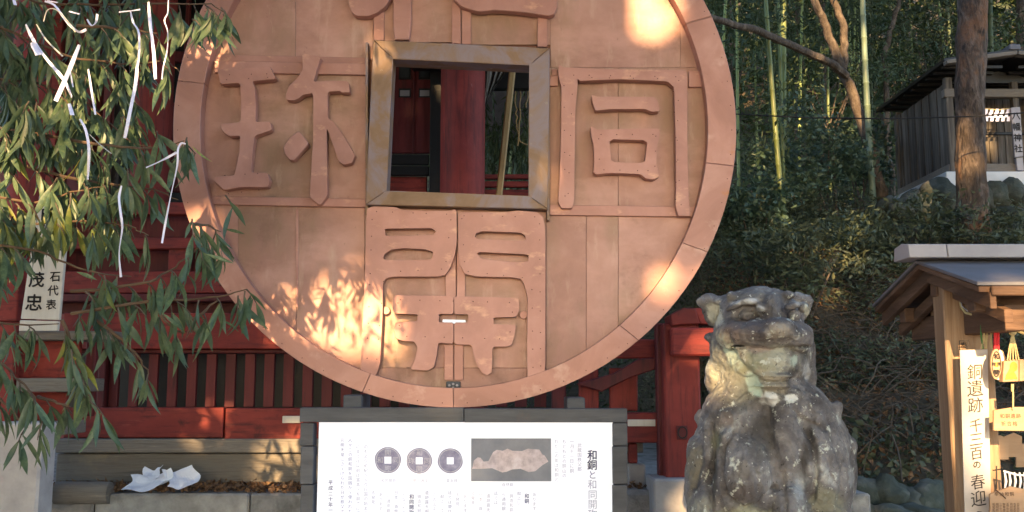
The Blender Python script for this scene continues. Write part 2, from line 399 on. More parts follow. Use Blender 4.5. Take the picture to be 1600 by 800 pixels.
gx = np.concatenate([np.linspace(-120, -14, 12), np.linspace(-12, 22, 110), np.linspace(24, 130, 12)])
gy = np.concatenate([np.linspace(-120, -6, 10), np.linspace(-4, 34, 116), np.linspace(36, 130, 24)])
V = [(x, y, hill_z(x, y)) for y in gy for x in gx]
nx = len(gx); F = [(j * nx + i, j * nx + i + 1, (j + 1) * nx + i + 1, (j + 1) * nx + i) for j in range(len(gy) - 1) for i in range(nx - 1)]
g = mesh_np('ground', V, F, M['earth']); g['kind'] = 'structure'
for p in g.data.polygons: p.use_smooth = True
g.data.materials.append(M['gravel'])
for p in g.data.polygons:
    if p.center.y < 6.3 and abs(p.center.z) < .02: p.material_index = 1

# ------------------------------------------------------------------ giant coin
YC = 5.2                                    # face of the sheet-copper field
CX, CY, RX, RY = 710.5, 203.0, 440.0, 434.0
def ring_pt(a, k=1.0, ox=0, oy=0):
    return (CX + ox + RX * k * cos(a), CY + oy + RY * k * sin(a))
IN = lambda a: (CX - 1 + 397 * cos(a), CY - 1 + 404 * sin(a))          # inner edge of the rim
coin = thing('giant_coin', 'huge round copper coin monument with a square hole and raised characters', 'coin monument', W(710, 637, YC))
hole = [(613, 91), (827, 102), (826, 306), (603, 298)]
outer = [ring_pt(2 * pi * i / 120, .995) for i in range(120)]
mb = MB(); mb.prism([P2(outer, YC + .012), P2(hole, YC + .012)[::-1]], (0, .05, 0)); mb.build('backing_disc', M['copper_edge'], coin)

def clip_circle(x0, y0, x1, y1, n=160):
    poly = [IN(2 * pi * i / n) for i in range(n)]
    for ax, lim, sg in ((0, x0, 1), (0, x1, -1), (1, y0, 1), (1, y1, -1)):
        out = []
        for i in range(len(poly)):
            a = poly[i]; b = poly[(i + 1) % len(poly)]
            ia = (a[ax] - lim) * sg >= 0; ib = (b[ax] - lim) * sg >= 0
            if ia: out.append(a)
            if ia != ib:
                t = (lim - a[ax]) / (b[ax] - a[ax]); out.append((a[0] + (b[0] - a[0]) * t, a[1] + (b[1] - a[1]) * t))
        poly = out
        if not poly: return []
    return poly
g_ = .22
for r in [(270, -240, 462, 93), (462, -240, 583, 93), (583, -240, 713, 66), (713, -240, 860, 70), (860, -240, 1063, 106), (1063, -240, 1160, 106),
          (270, 93, 576, 320), (858, 106, 966, 334), (966, 106, 1160, 334),
          (270, 320, 372, 700), (372, 320, 463, 700), (463, 320, 570, 700), (570, 324, 713, 575), (713, 324, 853, 575), (570, 575, 713, 700), (713, 575, 853, 700),
          (853, 334, 916, 700), (916, 334, 966, 700), (966, 334, 1083, 700), (1083, 334, 1160, 700)]:
    pl = clip_circle(r[0] + g_, r[1] + g_, r[2] - g_, r[3] - g_)
    if len(pl) > 2:
        mb = MB(); mb.prism([P2(pl, YC)], (0, .010, 0)); mb.build('copper_panel', M['copper'], coin, bevel=.0012)
# raised rim in riveted segments
cuts = [-.42, .13, .455, .86, 1.575, 1.905, 2.62, 3.32, 4.02, 4.75, 5.86]
for i in range(len(cuts)):
    a0 = cuts[i]; a1 = cuts[(i + 1) % len(cuts)] + (0 if i < len(cuts) - 1 else 2 * pi)
    a0 += .0005; a1 -= .0005; k = max(3, int((a1 - a0) * 20))
    pl = [ring_pt(a0 + (a1 - a0) * j / k) for j in range(k + 1)] + [IN(a1 - (a1 - a0) * j / k) for j in range(k + 1)]
    mb = MB(); mb.prism([P2(pl, YC - .075)], (0, .150, 0)); mb.build('rim_segment', M['copper_rim'], coin, bevel=.0018)
# flat battens between the cells
def strip(x0, y0, x1, y1, th=.022, Y=YC, name='batten', tilt=0, mat='copper_raised'):
    mb = MB(); mb.prism([P2([(x0, y0), (x1, y0 + tilt), (x1, y1 + tilt), (x0, y1)], Y - th)], (0, th - .001, 0)); return mb.build(name, M[mat], coin, bevel=.002)
strip(335, 95, 574, 113, tilt=4); strip(333, 85, 576, 95, .010, tilt=5); strip(324, 306, 571, 319, tilt=5)
strip(859, 320, 1094, 336, tilt=3); strip(1076, 111, 1097, 136); strip(858, 118, 872, 134); strip(862, 108, 871, 118, .012)
strip(584, 14, 600, 63); strip(706, -6, 720, 68); strip(721.5, -6, 736, 69); strip(840, 20, 855, 73)
strip(1064, 138, 1068, 318, .008); strip(696, 392, 712.4, 470, .02); strip(713.6, 392, 727, 470, .02)
strip(694, 538, 708.4, 594, .02); strip(709.6, 538, 724, 594, .02); strip(462, 326, 466, 480, .008)
strip(571, 66, 575, 336, .06, name='edge_tube', mat='bronze'); strip(854.5, 78, 859, 344, .06, name='edge_tube', mat='bronze')
# bronze frame round the square hole, four mitred sides
fo = [(583, 62), (859, 75), (856, 327), (571, 320)]; fi = [(614, 92), (827, 102), (826, 306), (604, 298)]
for i in range(4):
    j = (i + 1) % 4
    mb = MB(); mb.prism([[W(*fo[i], YC - .085), W(*fo[j], YC - .085), W(*fi[j], YC - .085), W(*fi[i], YC - .085)]], (0, .084, 0))
    fs = mb.build('frame_side', M['bronze'], coin, bevel=.004)
inn = [(614, 92), (827, 102), (826, 306), (604, 298)]; inn2 = [(609, 87), (832, 97), (831, 311), (599, 303)]
a = P2(inn, YC - .084); b = P2(inn2, YC - .084)
mb = MB(); mb.prism([b, a[::-1]], (0, .135, 0)); mb.build('hole_lining', M['bronze'], coin)

def tr(pts, ox, oy, k): return [(ox + x / k, oy + y / k) for x, y in pts]
def glyph(loops, th=.055, gap=.012, name='character', soft=.10, mat='copper_raised'):
    L = [soften(l, soft) for l in loops]
    base = [P2(l, YC - gap - th) for l in L]
    mb = MB(); mb.prism(base, (0, th, 0)); return mb.build(name, M[mat], coin, bevel=.0035, ang=60)
k1 = 800 / 280.
glyph([tr([(55,110),(110,106),(140,112),(180,103),(290,95),(300,118),(318,152),(212,162),(222,190),(228,270),(226,345),(292,343),(298,380),(222,406),(214,470),(206,570),(280,572),(290,605),(280,636),(165,634),(85,648),(42,605),(44,590),(130,585),(140,550),(155,480),(158,406),(110,408),(80,385),(68,355),(160,345),(162,260),(158,170),(70,175),(62,140)], 320, 70, k1)])
glyph([tr([(435,38),(518,52),(500,110),(485,165),(560,160),(640,162),(648,212),(610,213),(605,205),(548,210),(548,325),(575,345),(612,395),(650,455),(670,495),(658,526),(620,535),(598,518),(580,470),(560,410),(544,372),(545,560),(547,672),(520,712),(508,712),(468,680),(476,560),(484,400),(484,215),(440,222),(420,238),(398,248),(363,245),(362,225),(375,185),(410,150),(438,110)], 320, 70, k1)])
glyph([tr([(420,385),(465,440),(400,515),(380,515),(358,490),(350,458),(375,420),(398,398)], 320, 70, k1)], name='character_dot')
glyph([tr([(65,60),(88,72),(300,80),(600,85),(632,88),(640,110),(640,160),(640,400),(645,640),(655,735),(600,735),(588,690),(590,620),(588,400),(582,162),(552,134),(460,130),(340,125),(160,132),(150,122),(150,150),(140,260),(138,400),(135,600),(135,665),(125,700),(78,700),(63,670),(70,560),(76,380),(78,160),(64,110)], 850, 80, k1)])
glyph([tr([(212,195),(240,203),(380,203),(490,205),(505,215),(515,250),(515,268),(480,270),(450,257),(300,258),(230,265),(218,230)], 850, 80, k1)], name='character_bar')
glyph([tr([(207,335),(240,350),(400,346),(515,345),(518,375),(505,420),(500,510),(515,540),(513,560),(490,572),(455,568),(430,548),(300,543),(235,550),(220,540),(225,500),(222,420),(212,380)], 850, 80, k1),
       tr([(292,392),(463,398),(450,500),(300,495)], 850, 80, k1)[::-1]], name='character_box')
k2 = 800 / 310.
glyph([tr([(35,40),(60,32),(150,35),(180,48),(300,50),(375,50),(385,42),(396,52),(397,180),(388,230),(370,280),(350,308),(320,315),(140,315),(110,322),(98,345),(97,460),(92,560),(88,660),(75,705),(65,715),(30,708),(8,700),(10,680),(15,550),(22,400),(28,250),(32,100)], 560, 310, k2),
       tr([(105,122),(200,120),(295,120),(312,132),(305,148),(110,152)], 560, 310, k2)[::-1],
       tr([(100,240),(105,225),(130,207),(180,200),(270,205),(300,215),(300,235),(290,247),(200,250),(105,247)], 560, 310, k2)[::-1]])
glyph([tr([(402,55),(600,55),(640,48),(720,55),(745,75),(752,120),(755,300),(752,710),(748,725),(715,732),(682,732),(680,600),(683,400),(668,345),(655,325),(620,318),(480,315),(430,305),(410,270),(402,200)], 560, 310, k2),
       tr([(470,155),(475,140),(500,132),(655,138),(672,150),(675,165),(660,172),(490,165)], 560, 310, k2)[::-1],
       tr([(478,222),(490,216),(686,226),(685,252),(650,258),(500,245)], 560, 310, k2)[::-1]])
glyph([tr([(140,400),(150,389),(300,392),(384.2,394),(384.2,467),(325,465),(325,500),(384.2,500),(384.2,587),(322,582),(315,640),(305,680),(280,695),(210,690),(228,650),(238,600),(225,578),(180,575),(150,565),(143,530),(152,500),(235,495),(240,468),(150,465),(138,450)], 560, 310, k2)])
glyph([tr([(386.8,394),(500,397),(640,401),(648,410),(648,455),(635,478),(545,480),(545,508),(635,510),(630,550),(618,590),(600,597),(540,598),(538,700),(520,713),(500,705),(478,670),(462,620),(455,590),(386.8,588),(386.8,500),(443,500),(443,467),(386.8,467)], 560, 310, k2)])
# the upper character, mostly above the picture
glyph([[(544,-60),(545,6),(549,18),(556,24.5),(576,25),(589,20),(602,10),(612,-6),(613,-60)]])
glyph([[(614,-200),(643,-200),(642,62),(614,62)]], name='character_stem', gap=.004, th=.04)
glyph([[(540,-128),(700,-122),(700,-92),(644,-94),(690,-30),(672,-20),(640,-62),(617,-62),(613,-94),(540,-98)]], name='character_bar', gap=.05)
glyph([[(716,-158),(866,-150),(870,-60),(871,10),(866,22),(857,25),(817,19),(772,15.5),(748,18.5),(722,11),(708,-2),(704,-80)],
       [(742,-120),(834,-112),(832,-24),(746,-30)][::-1]], name='character_box')
# screws (past picking apart): one part
mb = MB()
def screws(poly, step=26, inset=5, Y=YC - .0675):
    cx = sum(p[0] for p in poly) / len(poly); cy = sum(p[1] for p in poly) / len(poly)
    for i in range(len(poly)):
        a = poly[i]; b = poly[(i + 1) % len(poly)]; l = math.hypot(b[0] - a[0], b[1] - a[1]); nx_, ny_ = -(b[1] - a[1]) / (l + 1e-6), (b[0] - a[0]) / (l + 1e-6)
        k = int(l / step)
        for j in range(k):
            t = (j + .5 + R.uniform(-.2, .2)) / k; x = a[0] + (b[0] - a[0]) * t + nx_ * inset; y = a[1] + (b[1] - a[1]) * t + ny_ * inset
            c = W(x, y, Y); r = .0032
            mb.add([c + Vector((r * cos(q * pi / 3), 0, r * sin(q * pi / 3))) for q in range(6)] + [c + Vector((0, -.003, 0))], [(q, (q + 1) % 6, 6) for q in range(6)])
screws([(577,325),(711,330),(700,425),(605,430),(592,580),(568,575)]); screws([(716,332),(848,334),(850,588),(828,590),(826,440),(722,428)])
screws([(616,463),(808,468),(800,535),(620,530)]); screws([(343,112),(438,110),(436,125),(345,130)]); screws([(340,300),(418,290),(418,275),(338,280)], 22)
screws([(930,205),(1030,205),(1028,272),(932,270)], 22); screws([(876,112),(1066,115),(1060,330),(1050,200),(1046,128),(900,126),(892,320),(878,318)], 30)
for i in range(70):
    a = i * 2 * pi / 70
    for kx, ky in (((RX - 6) / RX, (RY - 6) / RY),):
        c = W(CX + (RX - 7) * cos(a), CY + (RY - 7) * sin(a), YC - .0765); r = .003
        mb.add([c + Vector((r * cos(q * pi / 3), 0, r * sin(q * pi / 3))) for q in range(6)] + [c + Vector((0, -.003, 0))], [(q, (q + 1) % 6, 6) for q in range(6)])
mb.build('screw', M['screw'], coin, kind='stuff')
# steel bracket with bolts at the bottom
mb = MB(); pxrect(mb, 697, 596, 719, 609, YC - .04, .04); br = mb.build('bracket', M['board'], coin, bevel=.003)
for x, y in ((702, 602), (708, 600), (714, 602), (708, 606)):
    mb = MB(); c = W(x, y, YC - .052); mb.tube([c, c + Vector((0, .014, 0))], .007, 6); mb.build('bolt', M['ridge'], br)
# small round lugs at either side of the lowest character
for x, y in ((603, 485), (818, 492)):
    mb = MB(); c = W(x, y, YC - .03); mb.tube([c, c + Vector((0, .03, 0))], .022, 14); mb.build('round_lug', M['copper_raised'], coin, bevel=.002)
for x0, y0, x1, y1 in ((536, 617, 566, 640), (886, 621, 914, 642)):
    mb = MB(); pxrect(mb, x0, y0, x1, y1, YC - .10, .30); mb.build('foot_block', M['board'], coin, bevel=.006)
for x in (551, 900):
    a = W(x, 640, YC + .08); mb = MB(); mb.box((a.x, YC + .13, a.z / 2), (.12, .12, a.z)); mb.build('stand_post', M['board'], coin, bevel=.005)
# folded slip of white paper caught in the hole of the lower character
mb = MB(); a = [(692,499),(727,500),(728,503),(724,506),(700,505),(691,503)]
mb.prism([P2(a, YC - .04)], (0, .003, 0)); o = mb.build('paper_slip', M['white']); tag(o, 'tiny folded white paper slip stuck in the slot of the lowest character', 'paper slip')

# ------------------------------------------------------------------ information board
YB = 4.98
ib = thing('information_board', 'wide bright white information board in a dark slate plank frame below the coin', 'information board', Vector((W(724, 800, YB).x, YB, 0)))
def board(x0, y0, x1, y1, Y=YB, d=.09):
    mb = MB(); pxrect(mb, x0, y0, x1, y1, Y, d); return mb.build('frame_board', M['board'], ib, bevel=.003)
board(468, 637, 724.6, 659.5); board(725.2, 638.5, 980, 660)
ylist = [660.2, 697, 757, 817, 877, 937, 1000]
for i in range(len(ylist) - 1):
    board(468.5, ylist[i] + .6, 490, ylist[i + 1] - .6, YB + .002); board(957.5, ylist[i] + .6, 980, ylist[i + 1] - .6, YB + .002)
board(490.5, 960, 957, 1000, YB + .002)
a = W(469, 1000, YB)
for x in (490, 958):
    c = W(x, 1000, YB + .05); mb = MB(); mb.box((c.x, YB + .05, c.z / 2 - .15), (.12, .08, c.z + .3)); mb.build('leg', M['board'], ib, bevel=.004)
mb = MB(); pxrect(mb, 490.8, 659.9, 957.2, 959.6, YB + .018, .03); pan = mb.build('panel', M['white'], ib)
YT = YB + .0165
def mprint(name, r, c): 
    if name not in M: M[name] = solid(name, c, .3)
    return M[name]
mprint('print_lilac', 0, (.20, .20, .40)); mprint('print_mid', 0, (.10, .10, .26)); mprint('print_faint', 0, (.34, .34, .48)); mprint('print_vfaint', 0, (.42, .42, .54)); mprint('print_dark', 0, (.04, .04, .14))
M['coin_light'] = solid('coin_print_light', (.52, .53, .66), .3)
M['coin_print'] = pm('coin_print', [(.35, (.20, .20, .36)), (.6, (.32, .32, .50)), (.75, (.46, .46, .62))], 30, bump=0, rough=.3)
M['photo_bg'] = pm('photo_print_ground', [(.35, (.12, .145, .21)), (.65, (.23, .26, .34))], 3, bump=0, rough=.3)
M['photo_ore'] = pm('photo_print_ore', [(.35, (.38, .33, .40)), (.5, (.56, .49, .56)), (.68, (.70, .66, .74))], 16, bump=0, rough=.3)
for cx, cy, r, txt in ((606, 719, 20.5, '開同珎和'), (655, 720, 20, '和同開珎'), (703.5, 720, 19.5, '')):
    ring = [(cx + (r * (1 + .02 * sin(a_ * 5 + cx))) * cos(a_), cy + r * sin(a_)) for a_ in [2 * pi * i / 36 for i in range(36)]]
    q = 5.5; sq = [(cx - q, cy - q), (cx + q, cy - q), (cx + q, cy + q), (cx - q, cy + q)]
    mb = MB(); mb.prism([P2(ring, YT - .001), P2(sq, YT - .001)[::-1]], (0, .001, 0)); cp = mb.build('coin_picture', M['coin_print'], pan)
    mb = MB(); r1 = [(cx + (r - 1.4) * cos(a_), cy + (r - 1.4) * sin(a_)) for a_ in [2 * pi * i / 36 for i in range(36)]]; r2 = [(cx + (r - 2.6) * cos(a_), cy + (r - 2.6) * sin(a_)) for a_ in [2 * pi * i / 36 for i in range(36)]]
    mb.prism([P2(r1, YT - .002), P2(r2, YT - .002)[::-1]], (0, .0008, 0))
    for ch, dx, dy in zip(txt, (0, 12, 0, -12), (-12, 0, 12.5, 0)): put_text(mb, ch, cx + dx, cy + dy, 0, 9.5, YT - .0022)
    mb.build('lettering', M['coin_light'], pan)
mb = MB(); pxrect(mb, 736, 685, 861, 752, YT - .001, .001); mb.build('ore_photo', M['photo_bg'], pan)
ore = tr([(95,440),(110,370),(140,345),(165,348),(190,380),(230,375),(270,300),(300,282),(350,290),(390,272),(430,290),(510,292),(560,272),(655,280),(680,320),(700,330),(730,380),(680,410),(620,460),(565,468),(500,440),(430,445),(380,465),(345,470),(260,435),(180,440)], 720, 650, 5.333)
mb = MB(); mb.prism([P2(ore, YT - .002)], (0, .0008, 0)); mb.build('ore_picture', M['photo_ore'], pan)
texts = {'print_dark': [], 'print_mid': [], 'print_lilac': [], 'print_faint': [], 'print_vfaint': []}
def T(m, *a, **k): texts[m].append((a, k))
T('print_dark', '和銅', 925, 711, 15.5, 15, bold=.02); T('print_mid', 'と', 925, 742, 14, 13); T('print_faint', '和', 925, 757, 14, 14); T('print_vfaint', '同開珎', 926, 773, 15, 14)  # title pales downward: glare put into the ink colours
T('print_faint', '武蔵国秩父郡', 905.5, 696, 7.4, 6.6); T('print_faint', '一月十一日に銅', 893.5, 690, 7.6, 6.6); T('print_faint', 'もともとの銅山の', 881.5, 690, 7.6, 6.4)
T('print_vfaint', 'れたこの年は和銅と', 869.5, 690, 7.4, 6.4)
T('print_mid', '和銅', 823, 775, 8, 7, bold=.02); T('print_mid', '和同開珎', 643, 776, 8.2, 7, bold=.02)
T('print_mid', '平成二十年一月吉日', 516.5, 754, 8.6, 7, bold=.015)
for i, x in enumerate((535, 547, 559.5, 571.5)):
    T('print_lilac' if i < 2 else 'print_faint', ['元明天皇にさゝげられた日が秩父の', '人々この銅和銅を国銭かゝ使われた', 'にまでは以前は富本ゝを銅でにて', 'のもよりめ紀ゝゝり日国の始まり'][i], x, 688 + (10 if i > 1 else 0), 7.4, 6.2)
lines = ['る発見', 'あります', 'へ通用銀銭', '日本一貨幣', 'となった和', '鋳造和銅銭', '遺跡露天掘', 'この山より', '献上して朝', '廷では慶び']
for i, x in enumerate((583, 595, 607, 619, 631, 655, 667, 679, 691, 703, 715, 727)):
    T('print_vfaint' if i % 3 else 'print_faint', lines[i % 10], x, 770 + 3 * (i % 3), 7.2, 6)
for i, x in enumerate((739, 751, 763, 775, 787, 799, 811, 835)):
    T('print_vfaint' if i % 2 else 'print_faint', lines[(i * 3) % 10][:3 + i % 3], x, 771 + 2 * (i % 3), 7.2, 6)
T('print_faint', '自然銅', 787, 757.5, 6, 5.4, horiz=True); T('print_vfaint', '和同開珎', 598, 751, 6, 5.2, horiz=True); T('print_vfaint', '開元通宝', 648, 751, 6, 5.2, horiz=True); T('print_vfaint', '富本銭', 700, 751, 6, 5.2, horiz=True)
for m_, l in texts.items():
    mb = MB()
    for a_, k_ in l: put_text(mb, a_[0], a_[1], a_[2], a_[3], a_[4], YT, **k_)
    if mb.v: mb.build('lettering', M[m_], pan, kind='stuff')

# ------------------------------------------------------------------ shrine podium and hall
def stone_box(name, mat, parent, x0, y0, x1, y1, Y, d, bevel=.012, **k):
    mb = MB(); pxrect(mb, x0, y0, x1, y1, Y, d); return mb.build(name, M[mat], parent, bevel=bevel, **k)
pod = thing('stone_podium', 'low grey stone podium with leaf litter under the red shrine fence', 'stone podium', (-2.0, 6.6, 0))
za = W(0, 800, 6.25).z; ztop = W(0, 770, 6.25).z
xa = -7.0
for i in range(9):
    x0 = xa + i * .98; x1 = x0 + .972
    for r_, (z0, z1) in enumerate(((.0, ztop * .5 - .004), (ztop * .5 + .004, ztop))):
        sh = .45 * (r_ % 2); mb = MB(); mb.box(((x0 + x1) / 2 + sh, 6.45, (z0 + z1) / 2), (x1 - x0, .5, z1 - z0)); mb.build('stone_block', M['stone'], pod, bevel=.012)
mb = MB(); mb.box((-2.3, 9.75, (ztop - .03) / 2), (8.6, 6.1, ztop - .03)); mb.build('podium_core', M['stone'], pod)
# leaf litter lying on the ledge
zl = ztop
n = 2600; P = np.stack([RN.uniform(W(85, 760, 6.4).x, 1.3, n), RN.uniform(6.23, 6.5, n), zl + .012 + RN.uniform(0, .035, n)], 1)
Vv, Ff = leaves_np(P, .045, .016, RN, droop=0.0, fold=.4)
lt = mesh_np('leaf_litter', Vv, Ff, M['litter'], pod, -pod.location); lt['kind'] = 'stuff'

hall = thing('shrine_hall', 'dark red shrine hall with round column and lattice doors behind the copper coin', 'shrine hall', (-2.3, 7.0, ztop))
def hp(name, mat, x0, y0, x1, y1, Y, d, parent=None, bevel=.006):
    mb = MB(); pxrect(mb, x0, y0, x1, y1, Y, d); return mb.build(name, M[mat], parent or hall, bevel=bevel)
# round column seen through the hole, and its neighbours
def column(px, wpx, Y, mat='red_post'):
    c = W(px, 300, Y); r = wpx / 2 / pxm(Y)
    mb = MB(); mb.tube([(c.x, Y + r, ztop), (c.x, Y + r, 5.2)], r, 28); return mb.build('column', M[mat], hall, smooth=True)
column(720.5, 73, 7.25); column(22, 60, 6.75); column(222, 60, 7.25)
# door panels seen through the hole
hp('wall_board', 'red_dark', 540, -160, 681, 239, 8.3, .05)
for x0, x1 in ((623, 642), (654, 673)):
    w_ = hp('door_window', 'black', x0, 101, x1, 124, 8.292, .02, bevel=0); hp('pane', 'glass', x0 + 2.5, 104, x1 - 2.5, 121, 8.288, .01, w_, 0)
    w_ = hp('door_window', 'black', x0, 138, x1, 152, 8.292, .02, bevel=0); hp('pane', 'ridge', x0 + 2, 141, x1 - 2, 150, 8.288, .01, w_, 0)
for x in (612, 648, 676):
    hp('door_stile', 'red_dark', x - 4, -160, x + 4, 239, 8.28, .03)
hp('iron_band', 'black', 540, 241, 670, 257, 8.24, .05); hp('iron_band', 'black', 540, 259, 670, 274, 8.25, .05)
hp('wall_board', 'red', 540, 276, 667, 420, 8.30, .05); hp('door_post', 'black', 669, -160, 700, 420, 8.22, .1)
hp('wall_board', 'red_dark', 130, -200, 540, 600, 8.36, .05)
# roof beam and eave above the open bay
hp('eave_beam', 'black', 640, -60, 880, 94, 7.9, .3)
mb = MB(); c = W(808, 60, 9.2); mb.box((c.x, 9.2, W(808, 140, 9.2).z + .45), (1.6, .1, .9)); mb.build('eave_board', M['black'], hall)
for y0, y1 in ((272, 279), (283, 292), (296, 306)):
    hp('rail', 'red', 757, y0, 900, y1, 8.4 + y0 * .0005, .06)
hp('rail_post', 'red', 880, 240, 905, 560, 8.4, .1)
# left lattice doors
for x0, x1 in ((228, 243), (250, 266), (283, 300), (318, 334)):
    hp('lattice_bar', 'red_dark', x0, -200, x1, 300, 7.7, .05)
for y0, y1 in ((-60, -48), (80, 97), (160, 300)):
    hp('lattice_rail', 'red_dark', 200, y0, 345, y1, 7.72 + y0 * 1e-4, .04)
hp('wall_board', 'red_dark', 60, -200, 180, 340, 7.9, .05); hp('door_post', 'black', 183, -200, 199, 340, 7.86, .08)
for i, (x0, x1, m_) in enumerate(((50, 100, 'red'), (102, 150, 'red_dark'), (152, 182, 'red_dark'))):
    hp('door_board', m_, x0, 10, x1, 318, 7.8, .04)
for y in (278, 286, 294): hp('hinge_ring', 'black', 46, y, 62, y + 3, 7.79, .02, bevel=0)
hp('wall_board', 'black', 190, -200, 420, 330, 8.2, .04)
# rails and steps in front of the doors, at the left
hp('railing_beam', 'red', 60, 316, 420, 335, 6.95, .10); hp('railing_beam', 'red', 55, 371, 400, 389, 6.9, .12)
hp('wall_board', 'red_dark', 60, 330, 430, 372, 7.15, .05); hp('wall_board', 'red_dark', 60, 389, 450, 425, 7.1, .05)
hp('railing_post', 'red', 262, 387, 292, 425, 6.92, .12); hp('railing_post', 'red', 62, 387, 90, 425, 6.92, .12)
hp('railing_beam', 'red', 60, 424, 470, 458, 6.85, .14); hp('railing_cap', 'red_dark', 60, 459, 480, 471, 6.80, .2)
hp('wall_board', 'red_dark', 60, 471, 520, 490, 6.95, .05)
# side structure at far left: tall red board, grey treads, red risers
sb = thing('stair_side', 'red painted stair side with grey wooden treads below the name board', 'stair', W(60, 800, 5.9))
def sp(name, mat, x0, y0, x1, y1, Y, d):
    mb = MB(); pxrect(mb, x0, y0, x1, y1, Y, d); return mb.build(name, M[mat], sb, bevel=.006)
sp('side_board', 'red', -60, 392, 33, 502, 5.75, .08); sp('side_board', 'red', -60, 504, 25, 700, 5.76, .08)
sp('tread', 'greywood', 28, 517, 176, 531, 5.72, .3); sp('riser', 'red', 26, 532, 124, 590, 5.9, .05); sp('tread', 'greywood', 24, 591, 126, 612, 5.74, .34)
sp('riser', 'red', 24, 613, 104, 658, 5.95, .05); sp('tread', 'greywood', -50, 659, 96, 680, 5.76, .34); sp('riser', 'red', -50, 681, 80, 800, 5.98, .05)
sp('side_board', 'red_dark', 128, 534, 150, 650, 6.1, .05)
# roof of the hall (above the picture)
rz = 5.25
def slab(a, b, c, d, th, name, mat):
    mb = MB(); a, b, c, d = [Vector(x) for x in (a, b, c, d)]; t = Vector((0, 0, th)); mb.box8([a, b, b + t, a + t, d, c, c + t, d + t]); return mb.build(name, M[mat], hall, bevel=.01)
slab((-8.2, 6.35, rz - .35), (1.75, 6.35, rz - .35), (1.75, 9.6, rz + 1.5), (-8.2, 9.6, rz + 1.5), .16, 'roof', 'roofgrey')
slab((-8.2, 13.0, rz - .35), (1.75, 13.0, rz - .35), (1.75, 9.6, rz + 1.5), (-8.2, 9.6, rz + 1.5), .16, 'roof', 'roofgrey')
for i in range(22):
    x = -7.9 + i * .45; mb = MB(); mb.bar((x, 6.45, rz - .40), (x, 9.4, rz + 1.28), .07, .09); mb.build('rafter', M['red_dark'], hall)
for y, xc_, w_ in ((7.4, -3.2, 9.0), (12.0, -4.6, 5.2)):
    mb = MB(); mb.box((xc_, y, rz - .22), (w_, .22, .26)); mb.build('top_beam', M['red'], hall, bevel=.01)
for x in (-7.0, -4.4, -2.0):
    mb = MB(); mb.tube([(x, 12.0, ztop), (x, 12.0, rz)], .16, 16); mb.build('column', M['red'], hall)
mb = MB(); mb.box((-4.5, 11.9, (ztop + rz) / 2), (5.0, .08, rz - ztop)); mb.build('wall_board', M['red_dark'], hall)

# ------------------------------------------------------------------ red fence in front of the hall
YF = 6.5
fence = thing('red_fence', 'red slatted fence on weathered timber sills left of the coin', 'fence', W(300, 760, YF))
def fp(name, mat, x0, y0, x1, y1, Y=YF, d=.1, bevel=.005):
    mb = MB(); pxrect(mb, x0, y0, x1, y1, Y, d); return mb.build(name, M[mat], fence, bevel=bevel)
fp('top_beam', 'red', 96, 489, 640, 545, YF - .05, .16)
fp('top_rail', 'red_dark', 96, 546, 900, 552, YF + .02, .08)
x = 138
i = 0
while x < 880:
    fp('slat', 'red_dark', x, 553, x + 18.5, 636, YF + .03, .035, .003); x += 30.3
fp('bottom_beam', 'red', 98, 637, 349.6, 684, YF - .06, .16); fp('bottom_beam', 'red', 350.4, 637.8, 760, 686, YF - .055, .16)
fp('sill', 'greywood', 86, 686, 1005, 707.5, YF - .10, .2); fp('sill', 'greywood', 86, 709, 700, 754, YF - .07, .22); fp('sill', 'greywood', 701, 709, 985, 754, YF - .072, .22)
fp('splice_block', 'cream', 441, 650, 468.5, 661, YF - .075, .03, .002)
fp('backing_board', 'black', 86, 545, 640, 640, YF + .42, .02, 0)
fp('corner_post', 'red_dark', 150, 545, 166, 640, YF - .01, .1)

rail = thing('red_railing', 'thick red railing post with cross beams to the right of the coin', 'railing', W(1060, 750, 6.1))
def rp(name, mat, x0, y0, x1, y1, Y=6.1, d=.16, bevel=.008):
    mb = MB(); pxrect(mb, x0, y0, x1, y1, Y, d); return mb.build(name, M[mat], rail, bevel=bevel)
rp('post', 'red_post', 1041, 505, 1092, 750, 6.08, .24, .012); rp('post_side', 'red_dark', 1030, 505, 1040.5, 748, 6.2, .1)
rp('hand_beam', 'red', 1050, 512, 1150, 556, 6.0, .2, .012)
mb = MB(); mb.prism([P2([(1048, 492), (1068, 481), (1087, 481), (1094, 506), (1066, 507), (1050, 509)], 6.02)], (0, .26, 0)); mb.build('cap', M['red'], rail, bevel=.006)
mb = MB(); mb.prism([P2([(1085, 481), (1160, 484), (1162, 510), (1094, 506)], 6.04)], (0, .22, 0)); mb.build('cap', M['red'], rail, bevel=.006)
rp('cross_beam', 'red', 860, 530, 1032, 560, 6.35, .12)
mb = MB(); mb.prism([P2([(900, 600), (960, 583), (1000, 560), (1033, 558), (1033, 574), (985, 590), (940, 612)], 6.3)], (0, .08, 0)); mb.build('curved_bracket', M['red_dark'], rail, bevel=.006)
for x0, x1, m_ in ((905, 935, 'red_post'), (953, 996, 'red_post'), (862, 884, 'red_dark')):
    rp('slat', m_, x0, 575, x1, 642, 6.38, .05)
rp('bottom_beam', 'red', 940, 645, 1033, 692, 6.25, .16); rp('splice_block', 'cream', 981, 655.5, 1024, 666, 6.24, .03, .002)
rp('short_post', 'red', 983, 693, 996, 724, 6.35, .1); rp('iron_plate', 'red_dark', 1058, 665, 1074, 687, 6.07, .02, .003)
mb = MB(); c1 = W(1066, 668, 6.06); mb.tube([c1 + Vector((.028 * cos(a_), -.008, -.03 + .035 * sin(a_))) for a_ in [2 * pi * i / 12 for i in range(13)]], .004, 6); mb.build('ring', M['wire'], rail)
